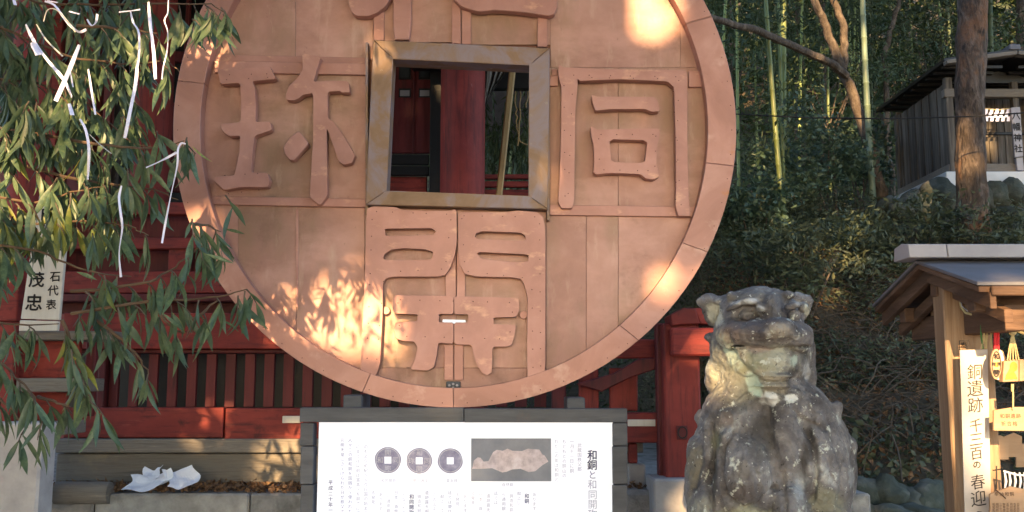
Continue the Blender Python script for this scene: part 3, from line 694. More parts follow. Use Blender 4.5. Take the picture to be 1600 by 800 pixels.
for x0, y0, x1, y1, Y, mt, lb in ((981, 725, 1009, 770, 6.35, 'stone_pale', 'small square pale stone footing beside the board'), (1022, 749, 1084, 803, 5.95, 'stone_pale', 'pinkish dressed stone block under the thick red railing post')):
    a = W(x0, y1, Y); b = W(x1, y0, Y); mb = MB(); zb = 0.0
    mb.box(((a.x + b.x) / 2, Y + .17, (b.z + zb) / 2), (b.x - a.x, .34, b.z - zb)); mb.build('footing_stone', M[mt], None, bevel=.012, label=lb, cat='stone block')
mb = MB(); c = W(1010, 762, 6.3); mb.box((1.35, 6.9, (c.z) / 2), (1.35, 1.5, c.z)); mb.build('stone_apron', M['gravel'], None, bevel=.03, label='low gravelly stone apron beneath the right end of the railing', cat='stone apron')

# concrete post, log and scrap paper at the lower left
a = W(-60, 800, 4.6); b = W(66, 660, 4.6); mb = MB(); mb.box(((a.x + b.x) / 2, 4.68, b.z / 2), (b.x - a.x, .16, b.z)); mb.build('stone_pillar', M['stone_pale'], None, bevel=.012, label='pale pinkish square stone pillar under the branches at the lower left', cat='stone pillar')
mb = MB(); a = W(88, 770, 6.2); b = W(160, 770, 6.2); mb.tube([a, b, b + Vector((.05, 0, 0)), b + Vector((.052, 0, 0))], [.07, .07, .068, .05], 16); mb.build('log', M['greywood'], None, label='short grey round log lying on the ledge left of the white paper', cat='log', smooth=True)
def sheet(name, quads, th, mat, label, cat):
    mb = MB()
    for q in quads:
        pts = [W(*p) for p in q]; n_ = (pts[1] - pts[0]).cross(pts[2] - pts[0]).normalized() * th
        mb.prism([pts], n_) if len(pts) == 3 else (mb.prism([pts[:3]], n_), mb.prism([[pts[0], pts[2], pts[3]]], n_))
    return mb.build(name, M[mat], None, label=label, cat=cat)
def folded(parent, c, wd_, hd_, ang, tilt, seed):
    """a stiff sheet of paper with two creases and a curled edge"""
    vs = []; n = 12; m = 8
    for j in range(m + 1):
        for i in range(n + 1):
            u = i / n - .5; v = j / m - .5; z = .05 * abs(u + .12) + .03 * abs(v - .1) + .010 * sin(u * 9 + seed) * cos(v * 7) + .05 * max(0, u - .28) ** 1.3 * 4
            p = Matrix.Rotation(ang, 3, 'Z') @ (Matrix.Rotation(tilt, 3, 'X') @ Vector((u * wd_ + .02 * sin(v * 5 + seed), v * hd_, z))); vs.append(Vector(c) + p)
    fs = [(j * (n + 1) + i, j * (n + 1) + i + 1, (j + 1) * (n + 1) + i + 1, (j + 1) * (n + 1) + i) for j in range(m) for i in range(n)]
    mb = MB(); mb.add(vs, fs); o = mb.build('paper_fold', M['paper'], parent); md = o.modifiers.new('thickness', 'SOLIDIFY'); md.thickness = .0012
cpz = ztop
cp_ = thing('crumpled_paper', 'folded sheet of white paper lying on the ledge under the fence', 'paper', (W(252, 770, 6.2).x, 6.2, cpz))
folded(cp_, (W(234, 765, 6.15).x, 6.14, cpz + .055), .25, .16, .1, .55, 1.0); folded(cp_, (W(281, 765, 6.2).x, 6.2, cpz + .075), .18, .15, .55, .75, 2.2); folded(cp_, (W(234, 765, 6.2).x, 6.26, cpz + .09), .15, .12, -.3, .7, 3.1)

# ------------------------------------------------------------------ name board
nb = thing('name_board', 'narrow cream wooden board with brushed black characters on the grey tread at left', 'name board', W(66, 520, 5.6))
q = [(47, 300), (107, 322), (93, 500), (33, 499)]
mb = MB(); mb.prism([P2([(62, 300), (108, 318), (92, 500), (32, 498)], 5.6)], (0, .03, 0)); mb.build('board', M['cream'], nb, bevel=.003)
mb = MB(); mb.prism([P2([(31, 500), (91, 502), (89, 517), (29, 517)], 5.6)], (0, .03, 0)); mb.build('foot_board', M['cream'], nb, bevel=.003)
mb = MB(); put_text(mb, '茂忠', 57, 437, 36, 25, 5.598, bold=.025, jit=.06, slopex=-4); put_text(mb, '石代表', 86, 432, 22, 16, 5.598, bold=.02, jit=.06, slopex=-3)
put_text(mb, '氏', 74, 335, 20, 22, 5.598, bold=.03); put_text(mb, '特選', 66, 388, 15, 15, 5.598, bold=.02, horiz=True); put_text(mb, '委', 93, 386, 15, 14, 5.598, bold=.02)
mb.build('lettering', M['ink'], nb)

# ------------------------------------------------------------------ things seen through the square hole
mb = MB(); mb.bar(W(779, 312, 7.6), W(804, 80, 7.45), .052, .052); mb.build('leaning_pole', M['bamboo_dry'], None, bevel=.01, label='light brown wooden pole leaning behind the square hole of the coin', cat='pole')
# torn gauze
pts = []
cols_ = 14; rows = 18; vs = []; fs = []
for j in range(rows + 1):
    t = j / rows
    for i in range(cols_ + 1):
        u = i / cols_; wd_ = 46 * (1 - t) ** 1.1 + 4; x = 757 + u * wd_ + 4 * sin(t * 5); y = 70 + 135 * t * (1 - .25 * u)
        vs.append(W(x, y, 7.9 + .05 * sin(u * 22 + t * 3) * (1 - .4 * t)))
for j in range(rows):
    for i in range(cols_):
        a = j * (cols_ + 1) + i
        if not (j > 5 and R.random() < .05): fs.append((a, a + 1, a + cols_ + 2, a + cols_ + 1))
mb = MB(); mb.add(vs, fs); mb.build('torn_netting', M['fabric'], None, smooth=True, label='torn grey netting hanging beside the red column inside the hole', cat='netting')

# ------------------------------------------------------------------ guardian lion-dog statue (one continuous stone body)
def build_statue():
    st = 2.2; YK = 4.0; K = pxm(YK)
    us = np.arange(1048, 1364, st, dtype=np.float32); vs = np.arange(436, 905, st, dtype=np.float32); ws = np.arange(-150, 170, st, dtype=np.float32)
    Fd = np.full((len(us), len(vs), len(ws)), 60.0, dtype=np.float32)
    def E_(c, r, k=14.0, rot=0.0, sub=False):
        """smooth union (or subtraction) of an ellipsoid, turned rot radians in the picture plane"""
        mg = 30; R_ = max(r[0], r[1]) if rot else None
        ru, rv = (R_, R_) if rot else (r[0], r[1])
        i0, i1 = np.searchsorted(us, [c[0] - ru - mg, c[0] + ru + mg]); j0, j1 = np.searchsorted(vs, [c[1] - rv - mg, c[1] + rv + mg]); k0, k1 = np.searchsorted(ws, [c[2] - r[2] - mg, c[2] + r[2] + mg])
        U = (us[i0:i1] - c[0])[:, None, None]; V_ = (vs[j0:j1] - c[1])[None, :, None]; W_ = (ws[k0:k1] - c[2])[None, None, :]
        if rot: U, V_ = U * cos(rot) + V_ * sin(rot), -U * sin(rot) + V_ * cos(rot)
        q0 = np.sqrt((U / r[0]) ** 2 + (V_ / r[1]) ** 2 + (W_ / r[2]) ** 2) + 1e-6
        q1 = np.sqrt((U / r[0] ** 2) ** 2 + (V_ / r[1] ** 2) ** 2 + (W_ / r[2] ** 2) ** 2) + 1e-6
        d = q0 * (q0 - 1) / q1
        a = Fd[i0:i1, j0:j1, k0:k1]
        if sub:
            h = np.clip(.5 - .5 * (a + d) / k, 0, 1); Fd[i0:i1, j0:j1, k0:k1] = a * (1 - h) - d * h + k * h * (1 - h)
        else:
            h = np.clip(.5 + .5 * (a - d) / k, 0, 1); Fd[i0:i1, j0:j1, k0:k1] = a * (1 - h) + d * h - k * h * (1 - h)
    # trunk and chest
    E_((1206, 800, 20), (126, 150, 110), 20); E_((1200, 700, 15), (96, 105, 92), 24)
    E_((1168, 748, -50), (56, 72, 62), 8); E_((1282, 742, -35), (50, 92, 62), 10, -.16); E_((1228, 700, -45), (34, 110, 50), 10)
    E_((1118, 700, -8), (38, 68, 62), 10, .28); E_((1098, 745, 10), (28, 60, 60), 10); E_((1292, 670, 0), (28, 70, 58), 14, -.5)
    E_((1140, 650, -28), (44, 46, 52), 12); E_((1320, 725, 20), (19, 52, 48), 8, -.12); E_((1252, 640, -28), (44, 42, 46), 14, .6)
    E_((1110, 800, -20), (36, 60, 60), 8); E_((1235, 820, -70), (34, 70, 48), 10); E_((1300, 825, -30), (34, 60, 60), 8); E_((1178, 836, -62), (38, 40, 52), 8)
    # mane bumps and knobs
    for c, r in (((1096, 652, 0), (11, 13, 20)), ((1118, 634, -40), (14, 12, 14)), ((1110, 668, -55), (12, 17, 12)), ((1307, 640, -10), (10, 14, 18)), ((1138, 690, -74), (15, 22, 14)),
                 ((1084, 705, -20), (12, 22, 22)), ((1278, 660, -62), (10, 14, 12)), ((1330, 700, 0), (9, 16, 20)), ((1080, 765, -20), (12, 22, 24)), ((1122, 760, -66), (13, 26, 12)),
                 ((1326, 760, 5), (10, 24, 20)), ((1150, 610, -60), (14, 12, 14)), ((1240, 615, -70), (14, 10, 12))):
        E_(c, r, 7)
    # neck, collar curls
    E_((1188, 600, -8), (68, 58, 66), 18); E_((1121, 588, 0), (19, 30, 24), 8, .2); E_((1112, 578, -8), (11, 13, 13), 5); E_((1262, 580, 0), (13, 34, 26), 8, -.15); E_((1268, 590, -14), (8, 9, 10), 4)
    # skull, cheeks, jaw, muzzle
    E_((1186, 512, -18), (70, 54, 62), 12); E_((1184, 481, -18), (60, 31, 50), 12); E_((1190, 468, -34), (44, 18, 34), 10); E_((1143, 548, -14), (34, 36, 40), 12); E_((1250, 545, -14), (22, 38, 36), 12)
    E_((1200, 566, -44), (60, 38, 52), 14); E_((1200, 521, -70), (68, 25, 52), 7); E_((1152, 522, -56), (34, 26, 40), 8); E_((1250, 528, -60), (20, 24, 36), 7)
    E_((1218, 512, -114), (28, 17, 22), 7); E_((1197, 520, -120), (11, 9, 11), 4); E_((1240, 521, -114), (11, 9, 11), 4); E_((1206, 484, -72), (14, 28, 28), 8)
    E_((1205, 520, -140), (4, 3.5, 8), 2, 0, True); E_((1232, 521, -136), (4, 3.5, 8), 2, 0, True)
    E_((1210, 588, -84), (30, 7, 16), 6); E_((1206, 603, -76), (28, 7, 17), 5); E_((1204, 620, -62), (26, 9, 20), 6)
    # brows and eyes
    for (x, y, w), (a, b, c), rt in (((1148, 478, -70), (17, 6, 11), -.42), ((1172, 471, -80), (15, 6, 11), .12), ((1190, 480, -86), (9, 7, 10), .7), ((1238, 478, -78), (13, 6, 11), -.3), ((1255, 480, -64), (8, 9, 11), .5),
                                     ((1143, 463, -46), (8, 7, 9), 0), ((1233, 461, -50), (9, 6, 9), 0)):
        E_((x, y, w), (a, b, c), 4, rt)
    E_((1163, 493, -76), (24, 11, 15), 3, 0, True); E_((1168, 493, -66), (13, 10, 13), 2); E_((1168, 494, -80), (5, 4.5, 5), 1.5, 0, True)
    E_((1241, 493, -80), (16, 10, 12), 3, 0, True); E_((1242, 493, -68), (10, 9, 11), 2); E_((1242, 494, -80), (4, 4, 4), 1.5, 0, True)
    E_((1160, 508, -74), (22, 4, 10), 3, .1); E_((1243, 507, -78), (14, 4, 9), 3, -.1)
    # ears: broad leaf-shaped flaps standing out to the sides, hollowed in front
    E_((1120, 489, -2), (36, 20, 14), 4, .95); E_((1108, 474, -2), (20, 11, 11), 4, .2); E_((1134, 470, -6), (18, 9, 14), 4, -.1); E_((1117, 490, -18), (26, 12, 9), 3, .95, True)
    E_((1254, 484, -2), (24, 12, 13), 4, -1.1); E_((1252, 467, -2), (16, 9, 12), 4, .2); E_((1262, 470, -4), (8, 9, 9), 3, -.5); E_((1260, 487, -16), (17, 6, 8), 3, -1.15, True)
    E_((1113, 528, -6), (14, 8, 13), 5, .2); E_((1124, 540, -6), (16, 12, 15), 6, -.5); E_((1263, 534, -25), (7, 9, 12), 5)
    # mouth line
    for i in range(21):
        t = i / 20; E_((1146 + 120 * t, 541 + 3 * sin(t * 3.1) - (4 * sin(t * 14) if t < .5 else 0) * .5, -58 - 66 * sin(t * pi) ** .5), (5.5, 2.1, 26), 2.0, 0, True)
    # ---- surface nets
    n0, n1, n2 = Fd.shape; s = Fd < 0
    acc = np.zeros((n0 - 1, n1 - 1, n2 - 1, 3), dtype=np.float32); cnt = np.zeros((n0 - 1, n1 - 1, n2 - 1), dtype=np.float32)
    cor = [(a, b, c) for a in (0, 1) for b in (0, 1) for c in (0, 1)]
    def sl_(A, o): return A[o[0]:n0 - 1 + o[0], o[1]:n1 - 1 + o[1], o[2]:n2 - 1 + o[2]]
    for o in cor:
        for ax in range(3):
            if o[ax]: continue
            p = list(o); p[ax] = 1
            A = sl_(Fd, o); B = sl_(Fd, p); m = (A < 0) != (B < 0)
            t = np.where(m, A / (A - B + 1e-12), 0); 
            for d in range(3):
                acc[..., d] += np.where(m, (t if d == ax else o[d]), 0)
            cnt += m
    ac = cnt > 0; idx = -np.ones(cnt.shape, dtype=np.int64); idx[ac] = np.arange(ac.sum()); ii = np.argwhere(ac)
    Vp = (ii + acc[ac] / cnt[ac][:, None]) * st + np.array([us[0], vs[0], ws[0]])
    faces = []
    for ax in range(3):
        a1, a2 = [(1, 2), (2, 0), (0, 1)][ax]
        lo = [slice(1, None)] * 3; 
        A = s; sh = [slice(None)] * 3; sh[ax] = slice(0, -1); sh2 = [slice(None)] * 3; sh2[ax] = slice(1, None)
        m = A[tuple(sh)] != A[tuple(sh2)]; e = np.argwhere(m)
        ok = (e[:, a1] > 0) & (e[:, a2] > 0) & (e[:, a1] < s.shape[a1] - 1) & (e[:, a2] < s.shape[a2] - 1); e = e[ok]
        def cell(d1, d2):
            q = e.copy(); q[:, a1] -= d1; q[:, a2] -= d2; return idx[q[:, 0], q[:, 1], q[:, 2]]
        q = np.stack([cell(1, 1), cell(0, 1), cell(0, 0), cell(1, 0)], 1)
        ins = s[e[:, 0], e[:, 1], e[:, 2]]; q[~ins] = q[~ins][:, ::-1]
        faces.append(q)
    Fq = np.concatenate(faces); Fq = Fq[(Fq >= 0).all(1)][:, ::-1]
    # normals by gradient for the weathering relief
    g0, g1, g2 = np.gradient(Fd); ci = np.clip(ii, 0, None); N = np.stack([g0[tuple(ci.T)], g1[tuple(ci.T)], g2[tuple(ci.T)]], 1); N /= np.linalg.norm(N, axis=1)[:, None] + 1e-9
    fr = np.clip(-N[:, 2] * 2 + .3, 0, 1)
    def groove(poly, depth, wid):
        best = np.full(len(Vp), 1e9)
        P_ = np.array(poly, float)
        for a, b in zip(P_[:-1], P_[1:]):
            d = b - a; t = np.clip(((Vp[:, :2] - a) @ d) / (d @ d + 1e-9), 0, 1); q = a + t[:, None] * d
            best = np.minimum(best, np.linalg.norm(Vp[:, :2] - q, axis=1))
        return -depth * np.exp(-(best / wid) ** 2) * fr
    disp = np.zeros(len(Vp))
    for pl, dp, wd_ in [([(1148, 675), (1130, 700), (1126, 740), (1134, 775), (1160, 796), (1185, 790), (1212, 762)], 6, 3.5), ([(1180, 600), (1196, 640), (1204, 690), (1212, 762)], 3, 6),
                        ([(1252, 655), (1268, 690), (1275, 740), (1268, 780)], 6, 5), ([(1112, 665), (1116, 700), (1108, 760), (1116, 800)], 5, 3.5), ([(1300, 680), (1318, 730), (1312, 790)], 4, 4),
                        ([(1240, 640), (1262, 660), (1290, 670)], 3, 3), ([(1120, 640), (1150, 632), (1170, 615)], 3, 4), ([(1205, 452), (1203, 490)], 2, 3), ([(1135, 520), (1150, 560), (1180, 590)], 3, 4),
                        ([(1165, 590), (1250, 592)], 2, 2), ([(1170, 607), (1245, 609)], 2, 2), ([(1222, 740), (1226, 800), (1215, 860)], 4, 5), ([(1090, 680), (1096, 720), (1084, 760)], 3, 4),
                        ([(1160, 700), (1152, 740), (1160, 775)], 1.6, 3), ([(1185, 690), (1182, 740), (1186, 780)], 1.4, 3), ([(1290, 700), (1300, 745)], 1.4, 3), ([(1248, 690), (1256, 760)], 1.4, 3)]:
        disp += groove(pl, dp * 1.5, wd_ * 1.05)
    nz = np.array([noise.fractal(Vector((p[0] * .035, p[1] * .035, p[2] * .035)), 1, 2.1, 5) for p in Vp]); disp += nz * 2.2 + np.array([noise.fractal(Vector((p[0] * .16, p[1] * .16, p[2] * .16)), 1, 2.1, 3) for p in Vp]) * .9
    Vp2 = Vp + N * disp[:, None]
    # to the place
    xs = (Vp2[:, 0] - 800) / FOC; uu = (400 - Vp2[:, 1]) / FOC; fy = cos(PITCH) - uu * sin(PITCH); fz = sin(PITCH) + uu * cos(PITCH)
    Yd = YK + Vp2[:, 2] / K; t = Yd / fy; C3 = np.stack([xs * t, Yd, CAMZ + fz * t], 1)
    # tone: lichen, and darker patches, some along the grooves, with shapes of their own
    tone = np.zeros((len(Vp), 4), dtype=np.float32)
    n2_ = np.array([noise.fractal(Vector((p[0] * .03 + 50, p[1] * .03, p[2] * .03)), 1, 2.1, 6) for p in Vp])
    n3_ = np.array([noise.fractal(Vector((p[0] * .12 + 9, p[1] * .12, p[2] * .12)), 1, 2.1, 4) for p in Vp])
    def stain(c, r, col, amt, edge=.5, rot=0):
        U = Vp[:, 0] - c[0]; V_ = Vp[:, 1] - c[1]
        if rot: U, V_ = U * cos(rot) + V_ * sin(rot), -U * sin(rot) + V_ * cos(rot)
        d = np.sqrt((U / r[0]) ** 2 + (V_ / r[1]) ** 2) + n2_ * .35 + n3_ * .22
        a = np.clip((1 - d) / edge, 0, 1) * amt * (Vp[:, 2] < 30)
        for k in range(3): tone[:, k] = tone[:, k] * (1 - a) + col[k] * a
        tone[:, 3] = np.maximum(tone[:, 3], a)
    pale = (.44, .44, .36); mint = (.42, .52, .45); grn = (.22, .24, .15); wh = (.66, .68, .68); ppl = (.115, .098, .10); pink = (.34, .27, .25)
    stain((1190, 565, 0), (84, 40), pale, .85); stain((1170, 590, 0), (60, 44), grn, .7); stain((1140, 548, 0), (14, 32), mint, .9, .3, -.5); stain((1185, 545, 0), (22, 8), pink, .8, .4)
    stain((1205, 600, 0), (40, 28), (.40, .36, .28), .7); stain((1125, 600, 0), (26, 34), (.30, .29, .23), .7); stain((1120, 560, 0), (20, 40), pale, .7); stain((1117, 490, 0), (16, 26), (.50, .50, .43), .95, .4, -.6); stain((1150, 610, 0), (34, 30), (.36, .35, .28), .6)
    stain((1261, 486, 0), (9, 16), pale, .85); stain((1190, 515, 0), (56, 28), ppl, .9, .35); stain((1150, 520, 0), (28, 30), ppl, .9); stain((1180, 465, 0), (60, 18), (.16, .148, .142), .7)
    stain((1219, 518, 0), (26, 18), (.36, .33, .28), .75, .5); stain((1160, 472, 0), (30, 5), wh, .75, .5, -.15); stain((1188, 482, 0), (9, 6), wh, .7, .5); stain((1246, 474, 0), (12, 10), wh, .6, .5); stain((1245, 528, 0), (11, 6), wh, .7)
    stain((1179, 604, 0), (13, 20), mint, .95, .25, -.5); stain((1199, 624, 0), (15, 13), wh, .95, .2); stain((1237, 622, 0), (12, 10), wh, .95, .2); stain((1240, 564, 0), (8, 12), mint, .8, .3); stain((1260, 580, 0), (8, 22), (.55, .56, .58), .7)
    stain((1099, 592, 0), (5, 10), wh, .8); stain((1138, 655, 0), (22, 14), pink, .55); stain((1118, 690, 0), (14, 22), grn, .7); stain((1160, 735, 0), (15, 22), (.30, .27, .24), .6); stain((1250, 760, 0), (17, 34), (.50, .54, .58), .7, .6)
    stain((1290, 785, 0), (40, 30), (.30, .30, .22), .7); stain((1170, 812, 0), (70, 26), (.34, .34, .25), .85); stain((1090, 800, 0), (30, 40), (.32, .32, .27), .7); stain((1085, 730, 0), (18, 50), (.30, .28, .22), .65); stain((1330, 745, 0), (8, 22), wh, .5)
    stain((1190, 680, 0), (24, 60), (.085, .078, .075), .7); stain((1262, 700, 0), (12, 50), (.05, .045, .045), .8, .5, .2); stain((1115, 730, 0), (7, 60), (.07, .068, .06), .7); stain((1160, 770, 0), (34, 20), (.12, .10, .10), .7); stain((1148, 640, 0), (50, 10), (.08, .075, .07), .6, .5, -.3)
    root = thing('guardian_statue', 'weathered grey stone guardian lion-dog statue with pale lichen, seated right of the board', 'stone statue', (float(C3[:, 0].mean()), YK + .05, 0))
    o = mesh_np('body', C3 - np.array(root.location), Fq, M['komainu'], root)
    ca = o.data.color_attributes.new('tone', 'FLOAT_COLOR', 'POINT'); ca.data.foreach_set('color', tone.ravel())
    for p in o.data.polygons: p.use_smooth = True
    o.data.shade_smooth() if hasattr(o.data, 'shade_smooth') else None
    zb = float(C3[:, 2].min()) + .03
    for i, (w_, h0, h1) in enumerate(((1.0, zb - .14, zb), (.8, .28, zb - .145), (1.1, 0, .275))):
        mb = MB(); mb.box((root.location.x, 4.08, (h0 + h1) / 2), (w_, w_ * .95, h1 - h0)); mb.build(('plinth', 'pedestal', 'base_step')[i], M['stone'], root, bevel=.02)
build_statue()

# ------------------------------------------------------------------ roofed rack of votive plaques at the right
rk = thing('plaque_shelter', 'small roofed wooden rack for votive plaques with a squared post at the right edge', 'plaque shelter', (2.1, 4.1, 0))
def kp(name, mat, c, d, rot=None, bevel=.004):
    mb = MB(); mb.box(c, d, rot); return mb.build(name, M[mat], rk, bevel=bevel)
XL = W(1530, 440, 3.55).x; ZE = 1.945; ZR = 2.085; YN, YR, YFr = 3.55, 4.08, 4.60
XR = 4.3
for Yp in (4.05,):
    for px0 in (1506,):
        c = W(1509, 620, Yp); rz_ = Matrix.Rotation(radians(-7), 3, 'Z')
        mb = MB(); mb.prism([[c + rz_ @ Vector((x, y, -c.z)) for x, y in ((-.088, -.062), (.10, -.062), (.10, .075), (-.088, .075))]], (0, 0, ZR - .02)); mb.build('post', M['warmwood'], rk, bevel=.006)
kp('post', 'warmwood', (XR - .45, 4.12, 1.03), (.18, .14, 2.06))
def slope(y0, z0, y1, z1, th, name, mat, x0, x1, n=1, gap=.003):
    for i in range(n):
        a = x0 + (x1 - x0) * i / n + gap / 2; b = x0 + (x1 - x0) * (i + 1) / n - gap / 2
        mb = MB(); mb.box8([Vector(p) for p in ((a, y0, z0), (b, y0, z0), (b, y0, z0 + th), (a, y0, z0 + th), (a, y1, z1), (b, y1, z1), (b, y1, z1 + th), (a, y1, z1 + th))]); mb.build(name, M[mat], rk, bevel=.002)
slope(YN, ZE + .012, YR, ZR + .02, .014, 'roof_sheet', 'roofgrey', XL - .01, XR, 3)
slope(YFr, ZE + .012, YR, ZR + .02, .014, 'roof_sheet', 'roofgrey', XL - .01, XR, 3)
slope(YN + .01, ZE - .012, YR, ZR - .004, .022, 'roof_board', 'brownwood', XL, XR, 8)
slope(YFr - .01, ZE - .012, YR, ZR - .004, .022, 'roof_board', 'brownwood', XL, XR, 8)
kp('fascia', 'brownwood', ((XL + XR) / 2 + .02, YN - .004, ZE - .008), (XR - XL - .04, .018, .036))
kp('fascia', 'brownwood', ((XL + XR) / 2 + .02, YFr + .004, ZE - .008), (XR - XL - .04, .018, .036))
for s_, (yy) in ((1, YN), (-1, YFr)):
    slope(yy + .00, ZE - .075, YR + .002 * s_, ZR - .062, .06, 'barge_board', 'brownwood', XL + .035, XL + .062)
    slope(yy + .03 * s_, ZE - .125, YR + .002 * s_, ZR - .112, .05, 'barge_board', 'brownwood', XL + .10, XL + .135)
xl = W(1408, 390, YR).x
for a, b in ((xl, xl + .16), (xl + .163, XR + .05)):
    mb = MB(); mb.prism([[Vector((a, YR - .085, ZR + .035)), Vector((a, YR - .075, ZR + .093)), Vector((a, YR, ZR + .104)), Vector((a, YR + .075, ZR + .093)), Vector((a, YR + .085, ZR + .035))]], (b - a, 0, 0)); mb.build('ridge_cap', M['ridge'], rk, bevel=.003)
for yy, zz in ((YR - .33, ZE - .04), (YR + .34, ZE - .04), (YR, ZR - .09)):
    kp('purlin', 'brownwood', ((XL + XR) / 2 + .05, yy, zz), (XR - XL - .02, .06, .065))
kp('tie_beam', 'brownwood', (W(1505, 470, YR).x, YR + .01, ZE - .10), (.09, .86, .10))
mb = MB(); q = [(1536, 455), (1541, 449), (1572, 451), (1572, 463), (1566, 468), (1556, 470), (1557, 480), (1549, 485), (1538, 483)]
mb.prism([P2(q, 3.83)], (0, .5, 0)); mb.build('bracket_arm', M['warmwood'], rk, bevel=.006)
kp('front_beam', 'brownwood', ((XL + XR) / 2 + .25, 4.12, 1.90), (XR - XL - .5, .09, .13))
# things hung on the rack
bn = thing('paper_banner', 'white paper banner with brushed black vertical writing fixed to the shelter post', 'banner', W(1523, 800, 3.9))
mb = MB(); mb.prism([P2([(1500, 547), (1543, 546), (1550, 850), (1509, 850)], 3.90)], (0, .004, 0)); mb.build('sheet', M['ema_paper'] if 'ema_paper' in M else pm('banner_paper', [(.3, (.50, .45, .41)), (.7, (.60, .55, .51))], 5, bump=.12, rough=.7), bn)
mb = MB(); put_text(mb, '銅遺跡', 1523, 581, 26, 24, 3.898, jit=.06, skew=.12, slopex=.6); put_text(mb, '千三百', 1525, 665, 21.5, 21, 3.898, jit=.05, skew=.15, slopex=.4)
put_text(mb, 'の', 1526, 726, 20, 13, 3.898, bold=.012); put_text(mb, '春迎', 1528, 753, 26, 23, 3.898, jit=.05, skew=.12, slopex=.8); put_text(mb, 'え', 1531, 806, 20, 16, 3.898)
mb.build('lettering', M['ink'], bn)
mb = MB()
for q in (((1499, 532), (1513, 532), (1513, 533), (1499, 533)), ((1499, 546), (1513, 546), (1513, 547), (1499, 547)), ((1499, 532), (1500, 532), (1500, 547), (1499, 547)), ((1512, 532), (1513, 532), (1513, 547), (1512, 547))):
    mb.prism([P2(q, 3.925)], (0, .002, 0))
put_text(mb, '奉', 1506, 540, 10, 11, 3.925, bold=.015)
o = mb.build('seal_mark', M['ink'], rk)
mb = MB(); mb.tube([W(1499, 455, 3.97), W(1502, 480, 3.96), W(1509, 489, 3.94), W(1530, 494, 3.9), W(1546, 499, 3.86), W(1600, 521, 3.8), W(1680, 548, 3.75)], .0055, 7)
mb.build('straw_rope', M['rope'], None, smooth=True, label='thin pale rope strung from the shelter post toward the right edge', cat='rope')
mb = MB(); mb.tube([W(1499, 452, 3.965), W(1503, 478, 3.95), W(1512, 486, 3.93), W(1536, 492, 3.88)], .0035, 6); mb.build('wire_loop', M['ridge'], None, smooth=True, label='bent silver wire hooked at the top of the shelter post', cat='wire')
# bundle of threads
tb = thing('thread_bundle', 'bundle of pale yellow and green threads knotted on the rope beside the post', 'threads', W(1536, 505, 3.86))
for i, x in enumerate((1533, 1536, 1539, 1543, 1547)):
    mb = MB(); mb.tube([W(1541, 498, 3.86), W(x, 508, 3.85), W(x + 2 * sin(i * 2), 525, 3.85), W(x + 3 * cos(i * 3), 545, 3.86)], .0035, 5); mb.build('thread', M['greencord' if i == 0 else 'rope'], tb, smooth=True)
mb = MB(); mb.ell(W(1540, 499, 3.85), (.013, .012, .012), 8, 6); mb.build('knot', M['paper'], tb, smooth=True)
am = thing('oval_amulet', 'oval wooden charm with a coin emblem on a bright red double cord', 'charm', W(1558, 595, 3.83))
for x0, x1 in ((1554, 1555), (1558.5, 1559.5)):
    mb = MB(); mb.tube([W(x0 + 1, 503, 3.81), W(x1, 549, 3.81)], .0058, 7); mb.build('cord', M['redcord'], am, smooth=True)
for dx, dy in ((7, 6), (4, 3), (0, 0)):
    mb = MB(); el_ = [(1557 + dx + 8.5 * cos(t), 569 + dy * .3 + 24 * sin(t)) for t in [2 * pi * i / 28 for i in range(28)]]
    mb.prism([P2(el_, 3.80 + dx * .006)], (0, .012, 0)); o = mb.build('charm_disc', M['paper' if dx == 4 else 'ema'], am, bevel=.002)
mb = MB(); r1 = [(1557 + 7.2 * cos(t), 569 + 20.5 * sin(t)) for t in [2 * pi * i / 28 for i in range(28)]]; r2 = [(1557 + 6 * cos(t), 569 + 18.5 * sin(t)) for t in [2 * pi * i / 28 for i in range(28)]]
mb.prism([P2(r1, 3.798), P2(r2, 3.798)[::-1]], (0, .0015, 0)); put_text(mb, '和開', 1557, 557, 25, 9, 3.797, bold=.03); put_text(mb, '同', 1561, 569, 10, 6, 3.797, bold=.03); put_text(mb, '珎', 1553, 569, 10, 6, 3.797, bold=.03)
mb.build('lettering', M['ink'], am)
mb = MB(); pxrect(mb, 1555, 566, 1559.5, 573, 3.797, .002); mb.build('gold_square', M['gold'], am)
pl = thing('painted_plaque', 'thick brown wooden votive plaque painted with a golden figure hanging from a knotted cord', 'plaque', W(1586, 600, 3.8))
mb = MB(); mb.prism([P2([(1569, 564), (1592, 561), (1592, 596), (1567, 597)], 3.79)], (0, .03, 0)); mb.build('plaque_board', M['ema'], pl, bevel=.002)
mb = MB(); mb.prism([P2([(1593, 561), (1612, 563), (1612, 594), (1593, 596)], 3.80)], (0, .03, 0)); mb.build('plaque_board', M['ema'], pl, bevel=.002)
mb = MB(); mb.prism([P2([(1571, 593), (1573, 585), (1577, 578), (1580, 571), (1583, 578), (1587, 585), (1590, 592)], 3.787)], (0, .002, 0)); mb.build('painted_figure', M['gold'], pl)
mb = MB(); mb.prism([P2([(1584 + 6 * cos(t), 573 + 8 * sin(t)) for t in [2 * pi * i / 16 for i in range(16)]], 3.7885)], (0, .001, 0)); mb.build('painted_halo', pm('orange_paint', [(.3, (.62, .22, .03)), (.7, (.7, .3, .05))], 5, bump=0), pl)
for i, x in enumerate((1574, 1578, 1583, 1588, 1592)):
    mb = MB(); mb.tube([W(1582, 518, 3.79), W(1582 + (x - 1582) * .6, 543, 3.785), W(x, 563, 3.785)], .003, 5); mb.build('cord', M['rope'], pl, smooth=True)
